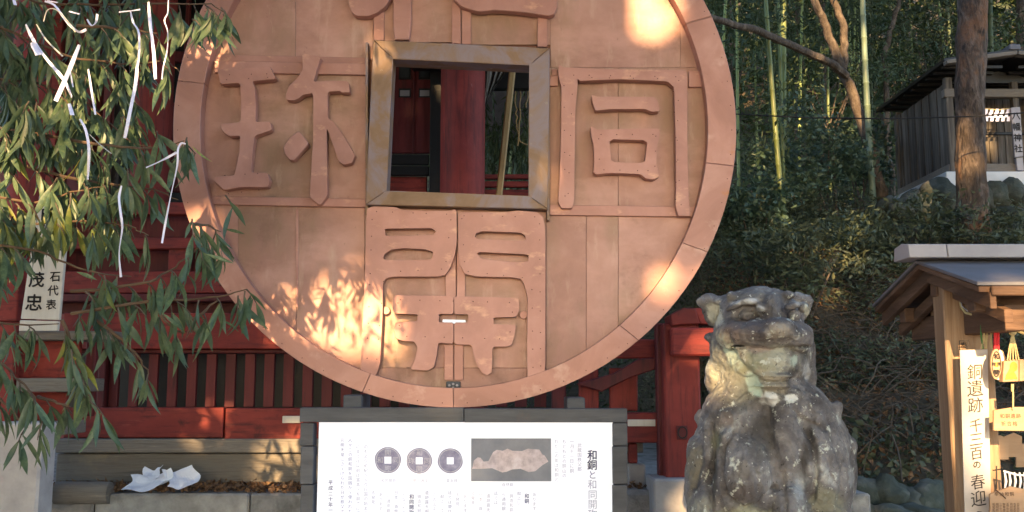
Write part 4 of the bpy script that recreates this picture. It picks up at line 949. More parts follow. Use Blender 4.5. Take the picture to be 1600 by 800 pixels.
mb = MB(); mb.ell(W(1582, 519, 3.79), (.016, .012, .015), 8, 6); mb.tube([W(1582, 600, 3.79), W(1582, 612, 3.79)], [.006, .005], 6); mb.build('knot', M['rope'], pl, smooth=True)
p2_ = thing('plain_plaque', 'plain pale wooden plaque with faint writing hanging lowest on its cord', 'plaque', W(1580, 676, 3.8))
mb = MB(); mb.prism([P2([(1553, 641), (1586, 636), (1640, 636), (1640, 674), (1553, 673)], 3.80)], (0, .012, 0)); mb.build('plaque_board', M['ema'], p2_, bevel=.002)
mb = MB(); mb.tube([W(1583, 612, 3.79), W(1583, 640, 3.79)], .0035, 5); mb.build('cord', M['rope'], p2_)
mb = MB(); put_text(mb, '和銅遺跡', 1566, 650, 8.5, 7.5, 3.798, horiz=True); put_text(mb, '祈合格', 1568, 662, 9, 7.5, 3.798, horiz=True); mb.build('lettering', M['brownwood'], p2_)
p3_ = thing('house_plaque', 'peaked beige votive plaque with printed lines at the bottom right corner', 'plaque', W(1575, 830, 3.8))
mb = MB(); mb.prism([P2([(1547, 772), (1580, 760), (1640, 772), (1640, 830), (1547, 830)], 3.80)], (0, .012, 0)); mb.build('plaque_board', M['ema'], p3_, bevel=.002)
mb = MB(); put_text(mb, '奉納和銅', 1557, 772, 8, 6.5, 3.798, horiz=True)
for i in range(4): put_text(mb, '昭和三年正月吉日', 1553, 788 + 4.5 * i, 5.4, 4.5, 3.798, horiz=True)
mb.build('lettering', M['brownwood'], p3_)
mb = MB(); q = [(1556, 764), (1572, 778), (1572, 780), (1556, 767)]; mb.prism([P2(q, 3.797)], (0, .0015, 0)); mb.build('printed_hill', M['brownwood'], p3_)
fr_ = thing('knotted_fringe', 'white knotted string fringe hanging in front of the dark lower right corner', 'fringe', W(1590, 770, 3.86))
mb = MB(); mb.tube([W(1568, 736, 3.86), W(1590, 742, 3.86), W(1640, 745, 3.86)], .004, 6); mb.build('string', M['paper'], fr_, smooth=True)
for x in (1570, 1577, 1585, 1593, 1600, 1608):
    mb = MB(); mb.tube([W(x, 738, 3.86), W(x + 2, 752, 3.86), W(x - 1, 770, 3.865)], [.0035, .005, .003], 6); mb.build('tassel', M['paper'], fr_, smooth=True)
mb = MB(); mb.tube([W(1557, 728, 3.87), W(1557, 764, 3.87)], .003, 5); mb.tube([W(1551, 735, 3.87), W(1564, 733, 3.87)], .0025, 5); mb.build('cross_cord', M['wire'], None, label='thin black crossed cord hanging left of the white fringe', cat='cord')
for i, (x, y) in enumerate(((1563, 700), (1584, 696), (1602, 712))):
    mb = MB(); mb.prism([P2([(x - 14, y - 14), (x, y - 20), (x + 13, y - 14), (x + 13, y + 18), (x - 14, y + 18)], 4.35 + .05 * i)], (0, .01, 0))
    mb.build('back_plaque', M['ema'], None, label=['golden lit plaque hanging behind, just right of the banner', 'middle plaque of the blurred row hanging behind the fringe', 'plaque at the right edge of the row hanging behind the fringe'][i], cat='plaque', group='plaques hanging at the back of the rack')

# ------------------------------------------------------------------ little hillside shrine
HY0, HY1 = 12.0, 13.6
HX = W(1488, 262, HY0).x; HXR = HX + 1.35
zb0 = W(1488, 264, HY0).z; zt0 = W(1488, 128, HY0).z
hk = thing('hillside_shrine', 'small old wooden shrine on a white plinth up the slope behind a tree trunk', 'small shrine', (HX + .6, 12.7, zb0 - .25))
def kb(name, mat, c, d, bevel=.008):
    mb = MB(); mb.box(c, d); return mb.build(name, M[mat], hk, bevel=bevel)
kb('plinth', 'plaster', (HX + .67, 12.8, zb0 - .16), (1.62, 1.85, .20))
kb('sill', 'greywood', (HX, 12.8, zb0), (.11, 1.66, .12)); kb('sill', 'greywood', (HX + .68, HY0, zb0), (1.24, .11, .115)); kb('sill', 'greywood', (HXR, 12.8, zb0), (.11, 1.66, .12))
n = 13
for i in range(n):
    y0 = HY0 + .08 + (1.52) * i / n; mb = MB(); mb.box((HX + .01 * (i % 2), y0 + .058, (zb0 + .06 + zt0) / 2), (.022, .098, zt0 - zb0 - .06)); mb.build('wall_board', M['greywood_v'], hk, bevel=.002)
kb('wall_back', 'black', (HX + .06, 12.8, (zb0 + zt0) / 2), (.01, 1.5, zt0 - zb0 - .1), 0)
for x, y in ((HX, HY0), (HX, HY1), (HXR, HY0), (HXR, HY1)): kb('corner_post', 'greywood_v', (x, y, (zb0 + zt0) / 2), (.09, .09, zt0 - zb0 + .1))
kb('rear_wall', 'greywood_v', (HX + .68, HY1, (zb0 + zt0) / 2), (1.2, .03, zt0 - zb0)); kb('side_wall', 'greywood_v', (HXR, 12.8, (zb0 + zt0) / 2), (.03, 1.5, zt0 - zb0))
for x, y in ((HX + .68, HY0 - .01), ): kb('lintel', 'greywood', (x, y, W(1550, 147, HY0).z), (1.5, .10, .11))
for i in range(9):
    x = HX + .30 + i * .105
    mb = MB(); mb.box((x, HY0 + .35, (zb0 + zt0) / 2 - .08), (.097, .02, zt0 - zb0 - .1)); mb.build('door_board', M['greywood_v'], hk, bevel=.002)
kb('door_bar', 'black', (HX + .68, HY0 + .33, zb0 + .55), (1.1, .02, .04))
for x in (HX + .30, HX + .86): kb('door_post', 'greywood_v', (x, HY0 + .02, (zb0 + zt0) / 2), (.08, .09, zt0 - zb0))
# roof, ridge running away from the picture plane
XC = (HX + HXR) / 2 + .02; zr = W(1552, 86, HY0 - .35).z; ze = W(1368, 176, HY1 + .3).z; ye0, ye1 = HY0 - .38, HY1 + .32
xe = W(1368, 176, ye1).x; dx = XC - xe
for s_ in (-1, 1):
    mb = MB(); mb.box8([Vector(p) for p in ((XC + s_ * dx, ye0, ze), (XC, ye0, zr), (XC, ye0, zr + .07), (XC + s_ * dx, ye0, ze + .05), (XC + s_ * dx, ye1, ze), (XC, ye1, zr), (XC, ye1, zr + .07), (XC + s_ * dx, ye1, ze + .05))]); mb.build('roof', M['black'], hk, bevel=.004)
    mb = MB(); mb.bar((XC + s_ * dx, ye0 - .02, ze - .02), (XC + .01 * s_, ye0 - .02, zr - .0), .05, .11, up=(0, 1, 0)); mb.build('barge_board', M['greywood'], hk, bevel=.004)
    for i in range(9):
        y = ye0 + .15 + i * .24; mb = MB(); mb.bar((XC + s_ * dx * .96, y, ze - .02), (XC + s_ * .1, y, zr - .12), .035, .05, up=(0, 1, 0)); mb.build('rafter', M['black'], hk)  # black colour keeps the roof underside dark
mb = MB(); mb.prism([[Vector((XC - dx * .7, HY0 + .04, zt0)), Vector((XC + dx * .7, HY0 + .04, zt0)), Vector((XC, HY0 + .04, zr - .08))]], (0, .03, 0)); mb.build('gable_board', M['black'], hk)
kb('ridge_log', 'roofgrey', (XC, (ye0 + ye1) / 2, zr + .09), (.14, ye1 - ye0 + .04, .07))
# name board on its front, zigzag papers above the door
sg = thing('shrine_name_board', 'upright grey board with faded black characters at the front of the hillside shrine', 'sign', W(1592, 262, HY0 - .1))
mb = MB(); mb.prism([P2([(1580, 168), (1594, 167), (1599, 244), (1586, 246)], HY0 - .12)], (0, .03, 0)); mb.build('board', M['ridge'], sg, bevel=.003)
mb = MB(); mb.prism([P2([(1588, 247), (1598, 246), (1600, 266), (1590, 266)], HY0 - .10)], (0, .05, 0)); mb.build('stand', M['ridge'], sg)
mb = MB(); put_text(mb, '八幡神社', 1587.5, 181, 17, 13, HY0 - .122, bold=.03, slopex=1.2); mb.build('lettering', M['ink'], sg)
mb = MB(); mb.tube([W(1530, 169, HY0 - .07), W(1560, 172, HY0 - .07), W(1590, 168, HY0 - .07)], .008, 6); mb.build('straw_rope', M['rope'], None, label='thin straw rope across the doorway of the hillside shrine', cat='rope')
for i in range(5):
    x = 1539 + i * 8.6; mb = MB(); Yq = HY0 - .075
    for j, (ox, oy) in enumerate(((0, 0), (-2.4, 6.0), (.8, 12.0))):
        mb.prism([P2([(x + ox, 170 + oy), (x + ox + 4.6, 170 + oy), (x + ox + 3.8, 177.5 + oy), (x + ox - 1.4, 177.5 + oy)], Yq - .004 * j)], (0, .002, 0))
    mb.build('zigzag_paper', M['ribbon'], None, label=['leftmost zigzag white paper over the doorway of the hillside shrine', 'second zigzag white paper from the left in the shrine doorway', 'middle zigzag white paper of the five in the shrine doorway', 'fourth zigzag white paper from the left in the shrine doorway', 'rightmost zigzag white paper, beside the upright name board'][i], cat='paper streamer', group='zigzag papers on the hillside shrine')

def boulder(c, r, label, mat='boulder', seed=0, group=None):
    bm = bmesh.new(); bmesh.ops.create_icosphere(bm, subdivisions=3, radius=1)
    for v in bm.verts:
        d = noise.fractal(v.co * 1.1 + Vector((seed * 7.3, 1, 2)), 1, 2, 4); q = v.co.normalized()
        k = 1 + .28 * d; v.co = Vector((q.x * r[0], q.y * r[1], q.z * r[2])) * k
    me = bpy.data.meshes.new('boulder'); bm.to_mesh(me); bm.free(); me.materials.append(M[mat])
    for p in me.polygons: p.use_smooth = True
    o = link_mesh('boulder', me, None, c); o.rotation_euler = (R.uniform(-.3, .3), R.uniform(-.3, .3), R.uniform(0, 6)); return tag(o, label, 'boulder', group)
bl = [((1437, 322), (.24, .25, .19)), ((1464, 303), (.28, .25, .2)), ((1486, 318), (.22, .2, .2)), ((1412, 330), (.2, .2, .15)), ((1551, 308), (.16, .2, .21)), ((1583, 303), (.17, .2, .18)), ((1530, 312), (.18, .2, .2)),
      ((1565, 335), (.28, .2, .12)), ((1600, 322), (.2, .2, .18)), ((1453, 338), (.22, .2, .12)), ((1390, 322), (.14, .2, .13))]
lb = ['dark mossy boulder under the left corner of the white plinth', 'large dark boulder below the sloping plinth edge left of the trunk', 'boulder directly left of the thick trunk at the plinth', 'low boulder farthest down the slope at the plinth corner',
      'upright grey green boulder just right of the thick trunk', 'rounded boulder beneath the shrine name board', 'boulder half behind the thick trunk', 'flat wide stone below the upright boulders', 'boulder at the right edge under the small shrine', 'low stone in front of the large dark boulder', 'small stone left of the plinth boulders']
for i, ((x, y), r) in enumerate(bl): boulder(W(x, y, 11.75 if i != 10 else 11.9), r, lb[i], seed=i)
bl = [((1352, 776), (.14, .2, .14)), ((1385, 782), (.16, .2, .16)), ((1420, 790), (.15, .2, .13)), ((1450, 783), (.13, .2, .14)), ((1345, 812), (.2, .2, .12)), ((1400, 815), (.2, .2, .12)), ((1445, 818), (.2, .2, .12))]
lb = ['rounded grey boulder right beside the statue at the foot of the slope', 'second mossy boulder from the statue at the foot of the slope', 'dark boulder midway between statue and post at the slope foot', 'boulder nearest the wooden post at the slope foot', 'low boulder in front, touching the statue edge', 'low boulder in front of the middle gap', 'low boulder in front near the post']
for i, ((x, y), r) in enumerate(bl): boulder(W(x, y, 6.9 if i < 4 else 6.6), r, lb[i], seed=20 + i)

# ------------------------------------------------------------------ trees and bamboo on the slope
def jag(pts, k=6, amp=.04):
    """subdivide a path and make it slightly crooked"""
    out = []
    for a, b in zip(pts[:-1], pts[1:]):
        for i in range(k): out.append(a.lerp(b, i / k) + Vector((R.uniform(-amp, amp), R.uniform(-amp, amp), 0)) * (1 if i else .3))
    out.append(pts[-1]); return out
def leafball(c, rad, n, L, w, mat, parent, name='crown', droop=.4, clumps=14, rs=RN):
    cs = rs.normal(0, .5, (clumps, 3)) * np.array(rad); ci = rs.randint(0, clumps, n)
    P = cs[ci] + rs.normal(0, .20, (n, 3)) * np.array(rad) + np.array(c)
    V_, F_ = leaves_np(P, L, w, rs, droop)
    return mesh_np(name, V_, F_, M[mat], parent, -wloc(parent))

# thick trunk in front of the hillside shrine
DT = 10.6
base = W(1522, 378, DT); tk = thing('thick_tree', 'thick rough barked tree trunk standing in front of the hillside shrine', 'tree', base)
cpts = [W(1524, 395, DT), W(1521, 372, DT), W(1519, 330, DT), W(1517, 250, DT), W(1516, 150, DT), W(1518, 60, DT), W(1522, -60, DT), W(1526, -400, DT), W(1518, -900, DT)]
rr = [.27, .20, .175, .162, .158, .162, .165, .13, .06]
pp = []; r2 = []
for i in range(len(cpts) - 1):
    for j in range(8):
        t = j / 8; pp.append(cpts[i].lerp(cpts[i + 1], t)); r2.append((rr[i] * (1 - t) + rr[i + 1] * t) * (1 + R.uniform(-.035, .035)))
mb = MB(); mb.tube(pp, r2, 20)
o = mb.build('trunk', M['bark'], tk, smooth=True)
for v in o.data.vertices: v.co += v.normal * (.028 * noise.fractal(Vector((v.co.x * 9, v.co.y * 9, v.co.z * 3)), 1, 2, 4))
top = W(1518, -700, DT)
for i in range(9):
    a = i * .7; b0 = W(1520, -300 - i * 60, DT); mb = MB(); e = b0 + Vector((cos(a) * 1.6, sin(a) * 1.6, .6)); mb.tube(jag([b0, b0.lerp(e, .5) + Vector((0, 0, .2)), e], 4), [.05] * 4 + [.03] * 5, 6); mb.build('limb', M['bark'], tk, smooth=True)
leafball(top, (2.2, 2.0, 1.6), 7000, .16, .035, 'leaf_d', tk)
# forked tree with the long bare branch
DF = 13.0
fk = thing('forked_tree', 'leaning forked tree with a long bare branch reaching left over the coin', 'tree', W(1380, 320, DF))
mb = MB(); mb.tube(jag([W(1388, 335, DF), W(1372, 290, DF), W(1352, 205, DF), W(1330, 140, DF), W(1313, 100, DF)], 5, .02), [.10 - .002 * i for i in range(21)], 12); mb.build('trunk', M['bark_thin'], fk, smooth=True)
for pl_, r0, r1 in (([(1316, 108), (1300, 68), (1288, 35), (1272, 0), (1262, -60), (1240, -240)], .068, .04), ([(1316, 108), (1320, 70), (1316, 35), (1300, -10), (1322, -90), (1330, -300)], .062, .035),
                    ([(1322, 118), (1296, 98), (1262, 82), (1216, 62), (1180, 46), (1150, 40), (1118, 30), (1098, 18), (1082, 2), (1060, -40)], .058, .03)):
    P_ = jag([W(x, y, DF - .1 - (max(0, 1322 - x) * .011 if r1 == .03 else 0)) for x, y in pl_], 4, .018); k = len(P_); mb = MB(); mb.tube(P_, [r0 + (r1 - r0) * i / (k - 1) for i in range(k)], 9); mb.build('limb', M['bark_thin'], fk, smooth=True)
leafball(W(1290, -230, DF), (2.4, 1.8, 1.3), 6000, .14, .03, 'leaf_b', fk)
# other slender trunks
for (pl_, d_, r_, lab) in (([(1395, 300), (1385, 200), (1382, 90), (1390, 50), (1404, 10), (1412, -200)], 16.5, .06, 'slender crooked pale tree left of the hillside shrine roof'),
                           ([(1146, 330), (1150, 200), (1142, 90), (1150, -120)], 17, .055, 'thin dark tree close beside the right rim of the coin'),
                           ([(1252, 340), (1246, 200), (1252, 80), (1240, -120)], 19, .08, 'straight dark tree behind the long bare branch'),
                           ([(1282, 300), (1290, 160), (1284, 20), (1290, -120)], 21, .10, 'dark tree far behind the fork of the leaning tree'),
                           ([(1592, 170), (1596, 60), (1590, -150)], 18, .12, 'pinkish brown trunk at the right edge above the small shrine')):
    tn = thing('slender_tree', lab, 'tree', W(*pl_[0], d_)); P_ = jag([W(x, y, d_) for x, y in pl_], 4, .03); k = len(P_)
    P_ = [P_[0] - Vector((0, 0, .8))] + P_; k += 1
    mb = MB(); mb.tube(P_, [r_ * (1 - .4 * i / k) for i in range(k)], 8); mb.build('trunk', M['bark_thin'], tn, smooth=True); leafball(P_[-1], (1.6, 1.6, 1.2), 2500, .16, .03, 'leaf_b', tn)

# bamboo: a culm with joints, and sprays of leaves
def culm_mesh(h, r, seed, joints=True):
    rr_ = random.Random(seed); pts = []; rad = []; n = int(h / .32); bend = rr_.uniform(.01, .03)
    for i in range(n):
        z = i * .32
        for dz, k in ((0, 1.0), (.012, 1.18), (.024, 1.0)): pts.append((bend * z * z * .25, 0, z + dz)); rad.append(r * k * (1 - .75 * z / h))
    mb = MB(); mb.tube(pts, rad, 8)
    me = bpy.data.meshes.new('culm'); me.from_pydata([tuple(v) for v in mb.v], [], mb.f); me.update()
    for p in me.polygons: p.use_smooth = True
    return me
def spray_mesh(h, z0, n, seed, spread=.9, L=.15, w=.016):
    rs = np.random.RandomState(seed); k = 34; zz = z0 + (h - z0) * rs.uniform(0, 1, k) ** .8; an = rs.uniform(0, 6.28, k); rd = spread * rs.uniform(.3, 1, k) * (1.15 - .6 * (zz - z0) / (h - z0))
    cs = np.stack([np.cos(an) * rd, np.sin(an) * rd, zz + .15], 1); ci = rs.randint(0, k, n)
    P = cs[ci] * np.array([1, 1, 1]) + rs.normal(0, 1, (n, 3)) * np.array([.22, .22, .16]); V_, F_ = leaves_np(P, L, w, rs, .5)
    me = bpy.data.meshes.new('foliage'); me.from_pydata(V_.tolist(), [], F_.tolist()); me.update(); me.materials.append(M['leaf_b']); return me
CM = [culm_mesh(9 + i, .05, i) for i in range(3)]; SM = [spray_mesh(9 + i, z, 2600, i + 5) for i, z in enumerate((1.2, 2.6, 3.8))]
CMm = {}
def culm_for(i, mat):
    if (i, mat) not in CMm:
        me = CM[i].copy(); me.materials.append(M[mat]); CMm[(i, mat)] = me
    return CMm[(i, mat)]
def bamboo(loc, k, mat, label, lean=(0, 0), sc=1.0, rs_=1.0, rot=None, group=None, leaves=True):
    t = thing('bamboo', label, 'bamboo', loc, group); t.rotation_euler = (lean[1], lean[0], R.uniform(0, 6.28) if rot is None else rot); 
    c = link_mesh('culm', culm_for(k, mat), t); c.scale = (rs_ * sc, rs_ * sc, sc)
    if leaves: f = link_mesh('foliage', SM[k], t); f.scale = (sc, sc, sc)
    return t
spec = [((1231, 400), (1198, 78), 11.6, 'bamboo', .75, 'yellow green sunlit bamboo culm right of the coin, leaning left'), ((1226, 330), (1220, 120), 12.4, 'bamboo', .55, 'thin bamboo culm just right of the sunlit leaning one'),
        ((1366, 330), (1337, 0), 12.8, 'bamboo_pale', .95, 'tall pale green bamboo culm beside the leaning forked tree'), ((1112, 420), (1126, 0), 12.2, 'bamboo', .6, 'dark bamboo culm partly hidden by the coin rim'),
        ((1156, 390), (1150, 0), 14, 'bamboo', .6, 'slim bamboo culm between the coin and the sunlit leaning one'), ((1248, 320), (1246, 0), 15.5, 'bamboo', .6, 'slim far bamboo culm under the bare branch'),
        ((1298, 330), (1290, 100), 16, 'bamboo', .6, 'short lit bamboo culm left of the bushy green shrub'), ((1332, 300), (1332, 150), 17, 'bamboo', .6, 'far bamboo culm behind the leaning trunk')]
for i, (b_, t_, d_, mt, rs_, lab) in enumerate(spec):
    a = W(*b_, d_); c = W(*t_, d_); a.z -= .15; ln = math.atan2(c.x - a.x, c.z - a.z); bamboo(a, i % 3, mt, lab, (ln, R.uniform(-.03, .03)), 1.0, rs_, 0.0, leaves=(i > 1))
kk = 0
GB = 'bamboos of the grove on the slope'
for i in range(400):
    x = R.uniform(-9, 17); y = R.uniform(14, 31)
    if x < 1.5 and y < 15.5: continue
    if 4.3 < x < 9.5 and y < 15.5: continue
    px = 800 + x * FOC / y
    if not (560 < px < 1750): continue
    kk += 1
    if kk > 85: break
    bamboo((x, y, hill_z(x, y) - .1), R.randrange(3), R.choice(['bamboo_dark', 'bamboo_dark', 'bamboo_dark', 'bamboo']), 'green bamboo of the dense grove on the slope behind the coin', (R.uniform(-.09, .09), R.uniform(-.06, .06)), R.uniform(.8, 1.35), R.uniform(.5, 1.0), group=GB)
# shrubs
for i, (x, y, d_, rx, rz_, n_, m_, lab) in enumerate(((1292, 235, 12.5, .75, .55, 1500, 'leaf_s', 'bluish green leafy shrub between the bamboo culms'), (1175, 330, 11.5, .6, .5, 1200, 'leaf_s', 'bushy green shrub low beside the coin rim'), (1345, 250, 14, .6, .5, 900, 'leaf_s', 'green shrub against the foot of the leaning trunk'),
                                           (1290, 110, 16, 1.3, .8, 1600, 'leaf_b', 'bright green leafy clump behind the fork'), (1130, 110, 15, 1.2, 1.2, 2200, 'leaf_b', 'green bamboo thicket beside the top right rim'), (1450, 60, 17, 1.8, 1.1, 2500, 'leaf_d', 'grey green bush above the hillside shrine roof'),
                                           (1250, 400, 9.8, .9, .30, 1500, 'leaf_d', 'low dwarf bamboo patch on the slope left of the shelter'), (1420, 360, 10.5, .9, .22, 1500, 'leaf_d', 'low dark shrub in front of the small shrine boulders'), (1560, 362, 10.4, .7, .16, 900, 'leaf_d', 'low leafy shrub right of the thick trunk'))):
    sh = thing('shrub', lab, 'shrub', W(x, y, d_) - Vector((0, 0, rz_))); leafball(W(x, y, d_), (rx, rx, rz_), int(n_ * 1.6), .095, .015 if m_ != 'leaf_s' else .024, m_, sh, 'foliage', .3)
    mb = MB(); c = W(x, y, d_)
    for j in range(5): mb.tube([c + Vector((R.uniform(-.1, .1), 0, -rz_ - .4)), c + Vector((R.uniform(-.5, .5) * rx, R.uniform(-.4, .4) * rx, rz_ * .3))], [.018, .006], 5)
    mb.build('stems', M['bark_thin'], sh)
# undergrowth on the slope (nobody could count it)
def cover(name, n, xr, yr, L, w, mat, h, seed, keep=None, droop=-.1):
    rs = np.random.RandomState(seed); xs = rs.uniform(*xr, n); ys = rs.uniform(*yr, n)
    k = np.array([(noise.noise(Vector((a * .8, b * .8, seed))) > -.35) and (keep is None or keep(a, b)) for a, b in zip(xs, ys)]); xs = xs[k]; ys = ys[k]
    zs = np.array([hill_z(a, b) for a, b in zip(xs, ys)]); P = np.stack([xs, ys, zs + rs.uniform(0, 1, len(xs)) ** 1.5 * h * (.5 + .9 * np.array([abs(noise.noise(Vector((a * .6, b * .6, 9)))) for a, b in zip(xs, ys)]) * 2)], 1)
    V_, F_ = leaves_np(P, L, w, rs, droop); o = mesh_np(name, V_, F_, M[mat]); o['kind'] = 'stuff'; return o
okk = lambda a, b: not (4.7 < a < 7.2 and 11.5 < b < 14)
cover('undergrowth', 70000, (1.2, 8.5), (8.6, 14), .085, .010, 'leaf_d', .42, 3, okk)
cover('dwarf_bamboo', 52000, (-6, 15), (14, 27), .14, .015, 'leaf_b', .9, 4)
cover('fallen_leaves', 9000, (1.3, 6.5), (6.9, 11.5), .07, .022, 'litter', .05, 5, None, 0)
cover('ivy', 6500, (1.3, 6.0), (6.9, 9.2), .07, .024, 'leaf_d', .16, 6, lambda a, b: noise.noise(Vector((a, b, 4))) > -.05)
# bare tangled vines over the dark bank
mb = MB(); rv = random.Random(5)
for i in range(420):
    x = rv.uniform(1.6, 5.6); y = rv.uniform(7.6, 10.4); p = Vector((x, y, hill_z(x, y) + rv.uniform(.0, .1))); a = rv.uniform(0, 6.28); pts = [p]; zz = rv.uniform(.06, .32)
    for j in range(7):
        a += rv.uniform(-.5, .5); p = p + Vector((cos(a) * .13, sin(a) * .10, 0)); t = (j + 1) / 7; pts.append(Vector((p.x, p.y, hill_z(p.x, p.y) + .03 + zz * sin(pi * t) + rv.uniform(-.02, .03))))
    mb.tube(pts, rv.uniform(.003, .0065), 4, cap=False)
me = bpy.data.meshes.new('bare_vines'); me.from_pydata([tuple(v) for v in mb.v], [], mb.f); me.update(); me.materials.append(M['vine']); o = link_mesh('bare_vines', me); o['kind'] = 'stuff'
# the far wood, one mass
rs = np.random.RandomState(11); n = 62000; xs = rs.uniform(-30, 42, n); ys = rs.uniform(27, 44, n); zg = np.interp(ys, [12, 20, 32, 48], [2, 5.6, 10, 18]); ch = np.array([noise.noise(Vector((a * .22, b * .22, c * .25))) for a, b, c in zip(xs, ys, rs.uniform(0, 14, n))])
zs = zg + rs.uniform(0, 1, n) * 14; k = ch > -.25; V_, F_ = leaves_np(np.stack([xs, ys, zs], 1)[k], .62, .13, rs, .4); o = mesh_np('far_wood', V_, F_, M['leaf_far']); o['kind'] = 'stuff'
# hanging sprays and thin lit stems seen through the hole
hb = thing('hanging_bush', 'fine drooping green leaves seen through the square hole behind the red rail', 'shrub', W(790, 330, 10.6))
P = []; rs = np.random.RandomState(3)
for i in range(60):
    x, y = rs.uniform(752, 836), rs.uniform(120, 250); l = rs.uniform(30, 90)
    for j in range(28): t = j / 28; P.append(tuple(W(x + 4 * sin(i + t * 2), y + l * t, 10.3 + .5 * rs.uniform())))
V_, F_ = leaves_np(np.array(P), .12, .010, rs, 1.25); mesh_np('foliage', V_, F_, M['leaf_b'], hb, -hb.location)
for i, pl_ in enumerate(([(803, 120), (806, 165), (808, 195), (813, 222), (824, 226)], [(812, 140), (813, 175), (811, 200), (809, 228)], [(830, 110), (826, 140), (822, 168)])):
    mb = MB(); mb.tube(jag([W(x, y, 9.9) for x, y in pl_], 5, .012), .007, 6); mb.build('twig', M['bamboo_dry'], hb, smooth=True)
# wires
mb = MB(); P_ = [W(1090, 172, 10.2), W(1145, 178, 10.1), W(1260, 184, 10), W(1400, 185.5, 9.9), W(1520, 182, 9.8), W(1660, 172, 9.7)]; mb.tube(P_, .0075, 6); mb.build('overhead_wire', M['wire'], None, smooth=True, label='thin dark wire sagging across the slope past the thick trunk', cat='wire')

# ------------------------------------------------------------------ the leafy tree hanging in at the left
LT = thing('leafy_tree', 'green tree with drooping lance-shaped leaves hanging in from the left', 'tree', (-2.9, 3.3, 0))
mb = MB(); mb.tube(jag([Vector((-2.9, 3.3, 0)), Vector((-2.85, 3.3, 1.4)), Vector((-2.7, 3.35, 2.6)), Vector((-2.5, 3.35, 3.9))], 5, .02), [.15 - .005 * i for i in range(16)], 12); mb.build('trunk', M['bark'], LT, smooth=True)
def leaf_proto(seed):
    """one folded drooping leaf, 1 m long hanging down -Z, tip slightly curled"""
    rr_ = random.Random(seed); vs = []; fs = []; n = 7; cv = rr_.uniform(.06, .2); tw = rr_.uniform(-.5, .5)
    wd_ = [.008, .042, .068, .074, .060, .032, 0.0]
    for i in range(n):
        t = i / (n - 1); z = -t; y = cv * sin(t * 2.2) - cv * t; a = tw * t
        w = wd_[i]
        for s_ in (-1, 0, 1):
            x_, y_ = s_ * w, (abs(s_) * w * .30); vs.append((x_ * cos(a) - y_ * sin(a), y + x_ * sin(a) + y_ * cos(a), z))
    for i in range(n - 1):
        for j in range(2): a = i * 3 + j; fs.append((a, a + 1, a + 4, a + 3))
    return vs, fs
protos = [leaf_proto(i) for i in range(5)]
pm_ = []
for i, (v, f) in enumerate(protos):
    for mt in ('leaf', 'leaf_y'):
        me = bpy.data.meshes.new('leaf'); me.from_pydata(v, [], f); me.update(); me.materials.append(M[mt]); pm_.append(me)
        for p in me.polygons: p.use_smooth = True
rl = random.Random(21)
leafs = []           # (matrix, proto, yellow, nearness)
twigs = MB()
def one_leaf(p, ang, tilt, L, yel=False, big=1.0):
    """ang: turn in the picture plane away from hanging straight down; tilt: swing toward or away from the viewer"""
    m = Matrix.Translation(p) @ Matrix.Rotation(ang, 4, 'Y') @ Matrix.Rotation(tilt, 4, 'X') @ Matrix.Rotation(rl.uniform(-1.1, 1.1), 4, 'Z') @ Matrix.Diagonal((L * rl.uniform(.9, 1.35), L, L, 1))
    leafs.append((m, rl.randrange(5), yel, big * L))
def cluster(px, py, Y, n=6, spread=.85, L=56, lean=0.0, yel=0.02):
    p0 = W(px, py, Y); tw_l = rl.uniform(18, 34) / pxm(Y)
    d = Vector((sin(lean + rl.uniform(-.5, .5)), rl.uniform(-.4, .4), -.55 - rl.uniform(0, .4))).normalized(); p1 = p0 + d * tw_l
    twigs.tube([p0, p0.lerp(p1, .5) + Vector((0, 0, .006)), p1], [.003, .0025, .0015], 4, cap=False)
    for i in range(n + 1):
        t = rl.uniform(.05, 1); q = p0.lerp(p1, t); one_leaf(q, -(lean * .4 + rl.uniform(-.62, .62) * spread), rl.uniform(-.45, .45), L / pxm(Y) * rl.uniform(.7, 1.35), rl.random() < yel)
branches = [([(-60, -40), (60, 5), (150, 8), (240, 6), (330, 6), (352, 22)], 3.35, 1.0), ([(-60, 20), (40, 60), (120, 92), (190, 100), (262, 96), (280, 112)], 3.3, 1.0),
            ([(-40, 120), (60, 130), (140, 165), (210, 225), (245, 232)], 3.4, 1.0), ([(60, 210), (150, 225), (220, 232), (262, 228), (288, 220)], 3.3, .7), ([(40, 260), (120, 280), (190, 290), (240, 296), (278, 312)], 3.35, .8),
            ([(-40, 300), (50, 318), (110, 300), (160, 292)], 3.3, .9), ([(-40, 350), (60, 350), (130, 345), (200, 352), (232, 368)], 3.35, 1.0), ([(-60, 375), (60, 392), (120, 418), (160, 428), (205, 432)], 3.25, .9),
            ([(112, 455), (160, 452), (235, 440), (262, 425), (300, 396), (316, 385)], 3.2, .9), ([(112, 490), (170, 480), (240, 470), (300, 468), (350, 462), (385, 452)], 3.2, .85),
            ([(150, 500), (190, 530), (215, 556), (232, 585)], 3.25, .8), ([(98, 500), (110, 540), (128, 590), (142, 630)], 3.15, 1.1), ([(-40, 500), (10, 506), (45, 508), (92, 506)], 3.3, .45),
            ([(-40, 520), (5, 570), (45, 610), (68, 655)], 3.1, 1.1), ([(-30, 600), (20, 640), (40, 670)], 3.1, .8), ([(60, 620), (88, 628), (110, 636)], 3.15, .8), ([(250, 490), (262, 505), (285, 520)], 3.2, .7), ([(300, 500), (340, 470)], 3.2, .6),
            ([(300, 350), (325, 352), (345, 362)], 3.3, .8), ([(120, 40), (200, 45), (245, 52)], 3.25, .9), ([(-40, 200), (40, 205), (100, 215)], 3.35, .9)]
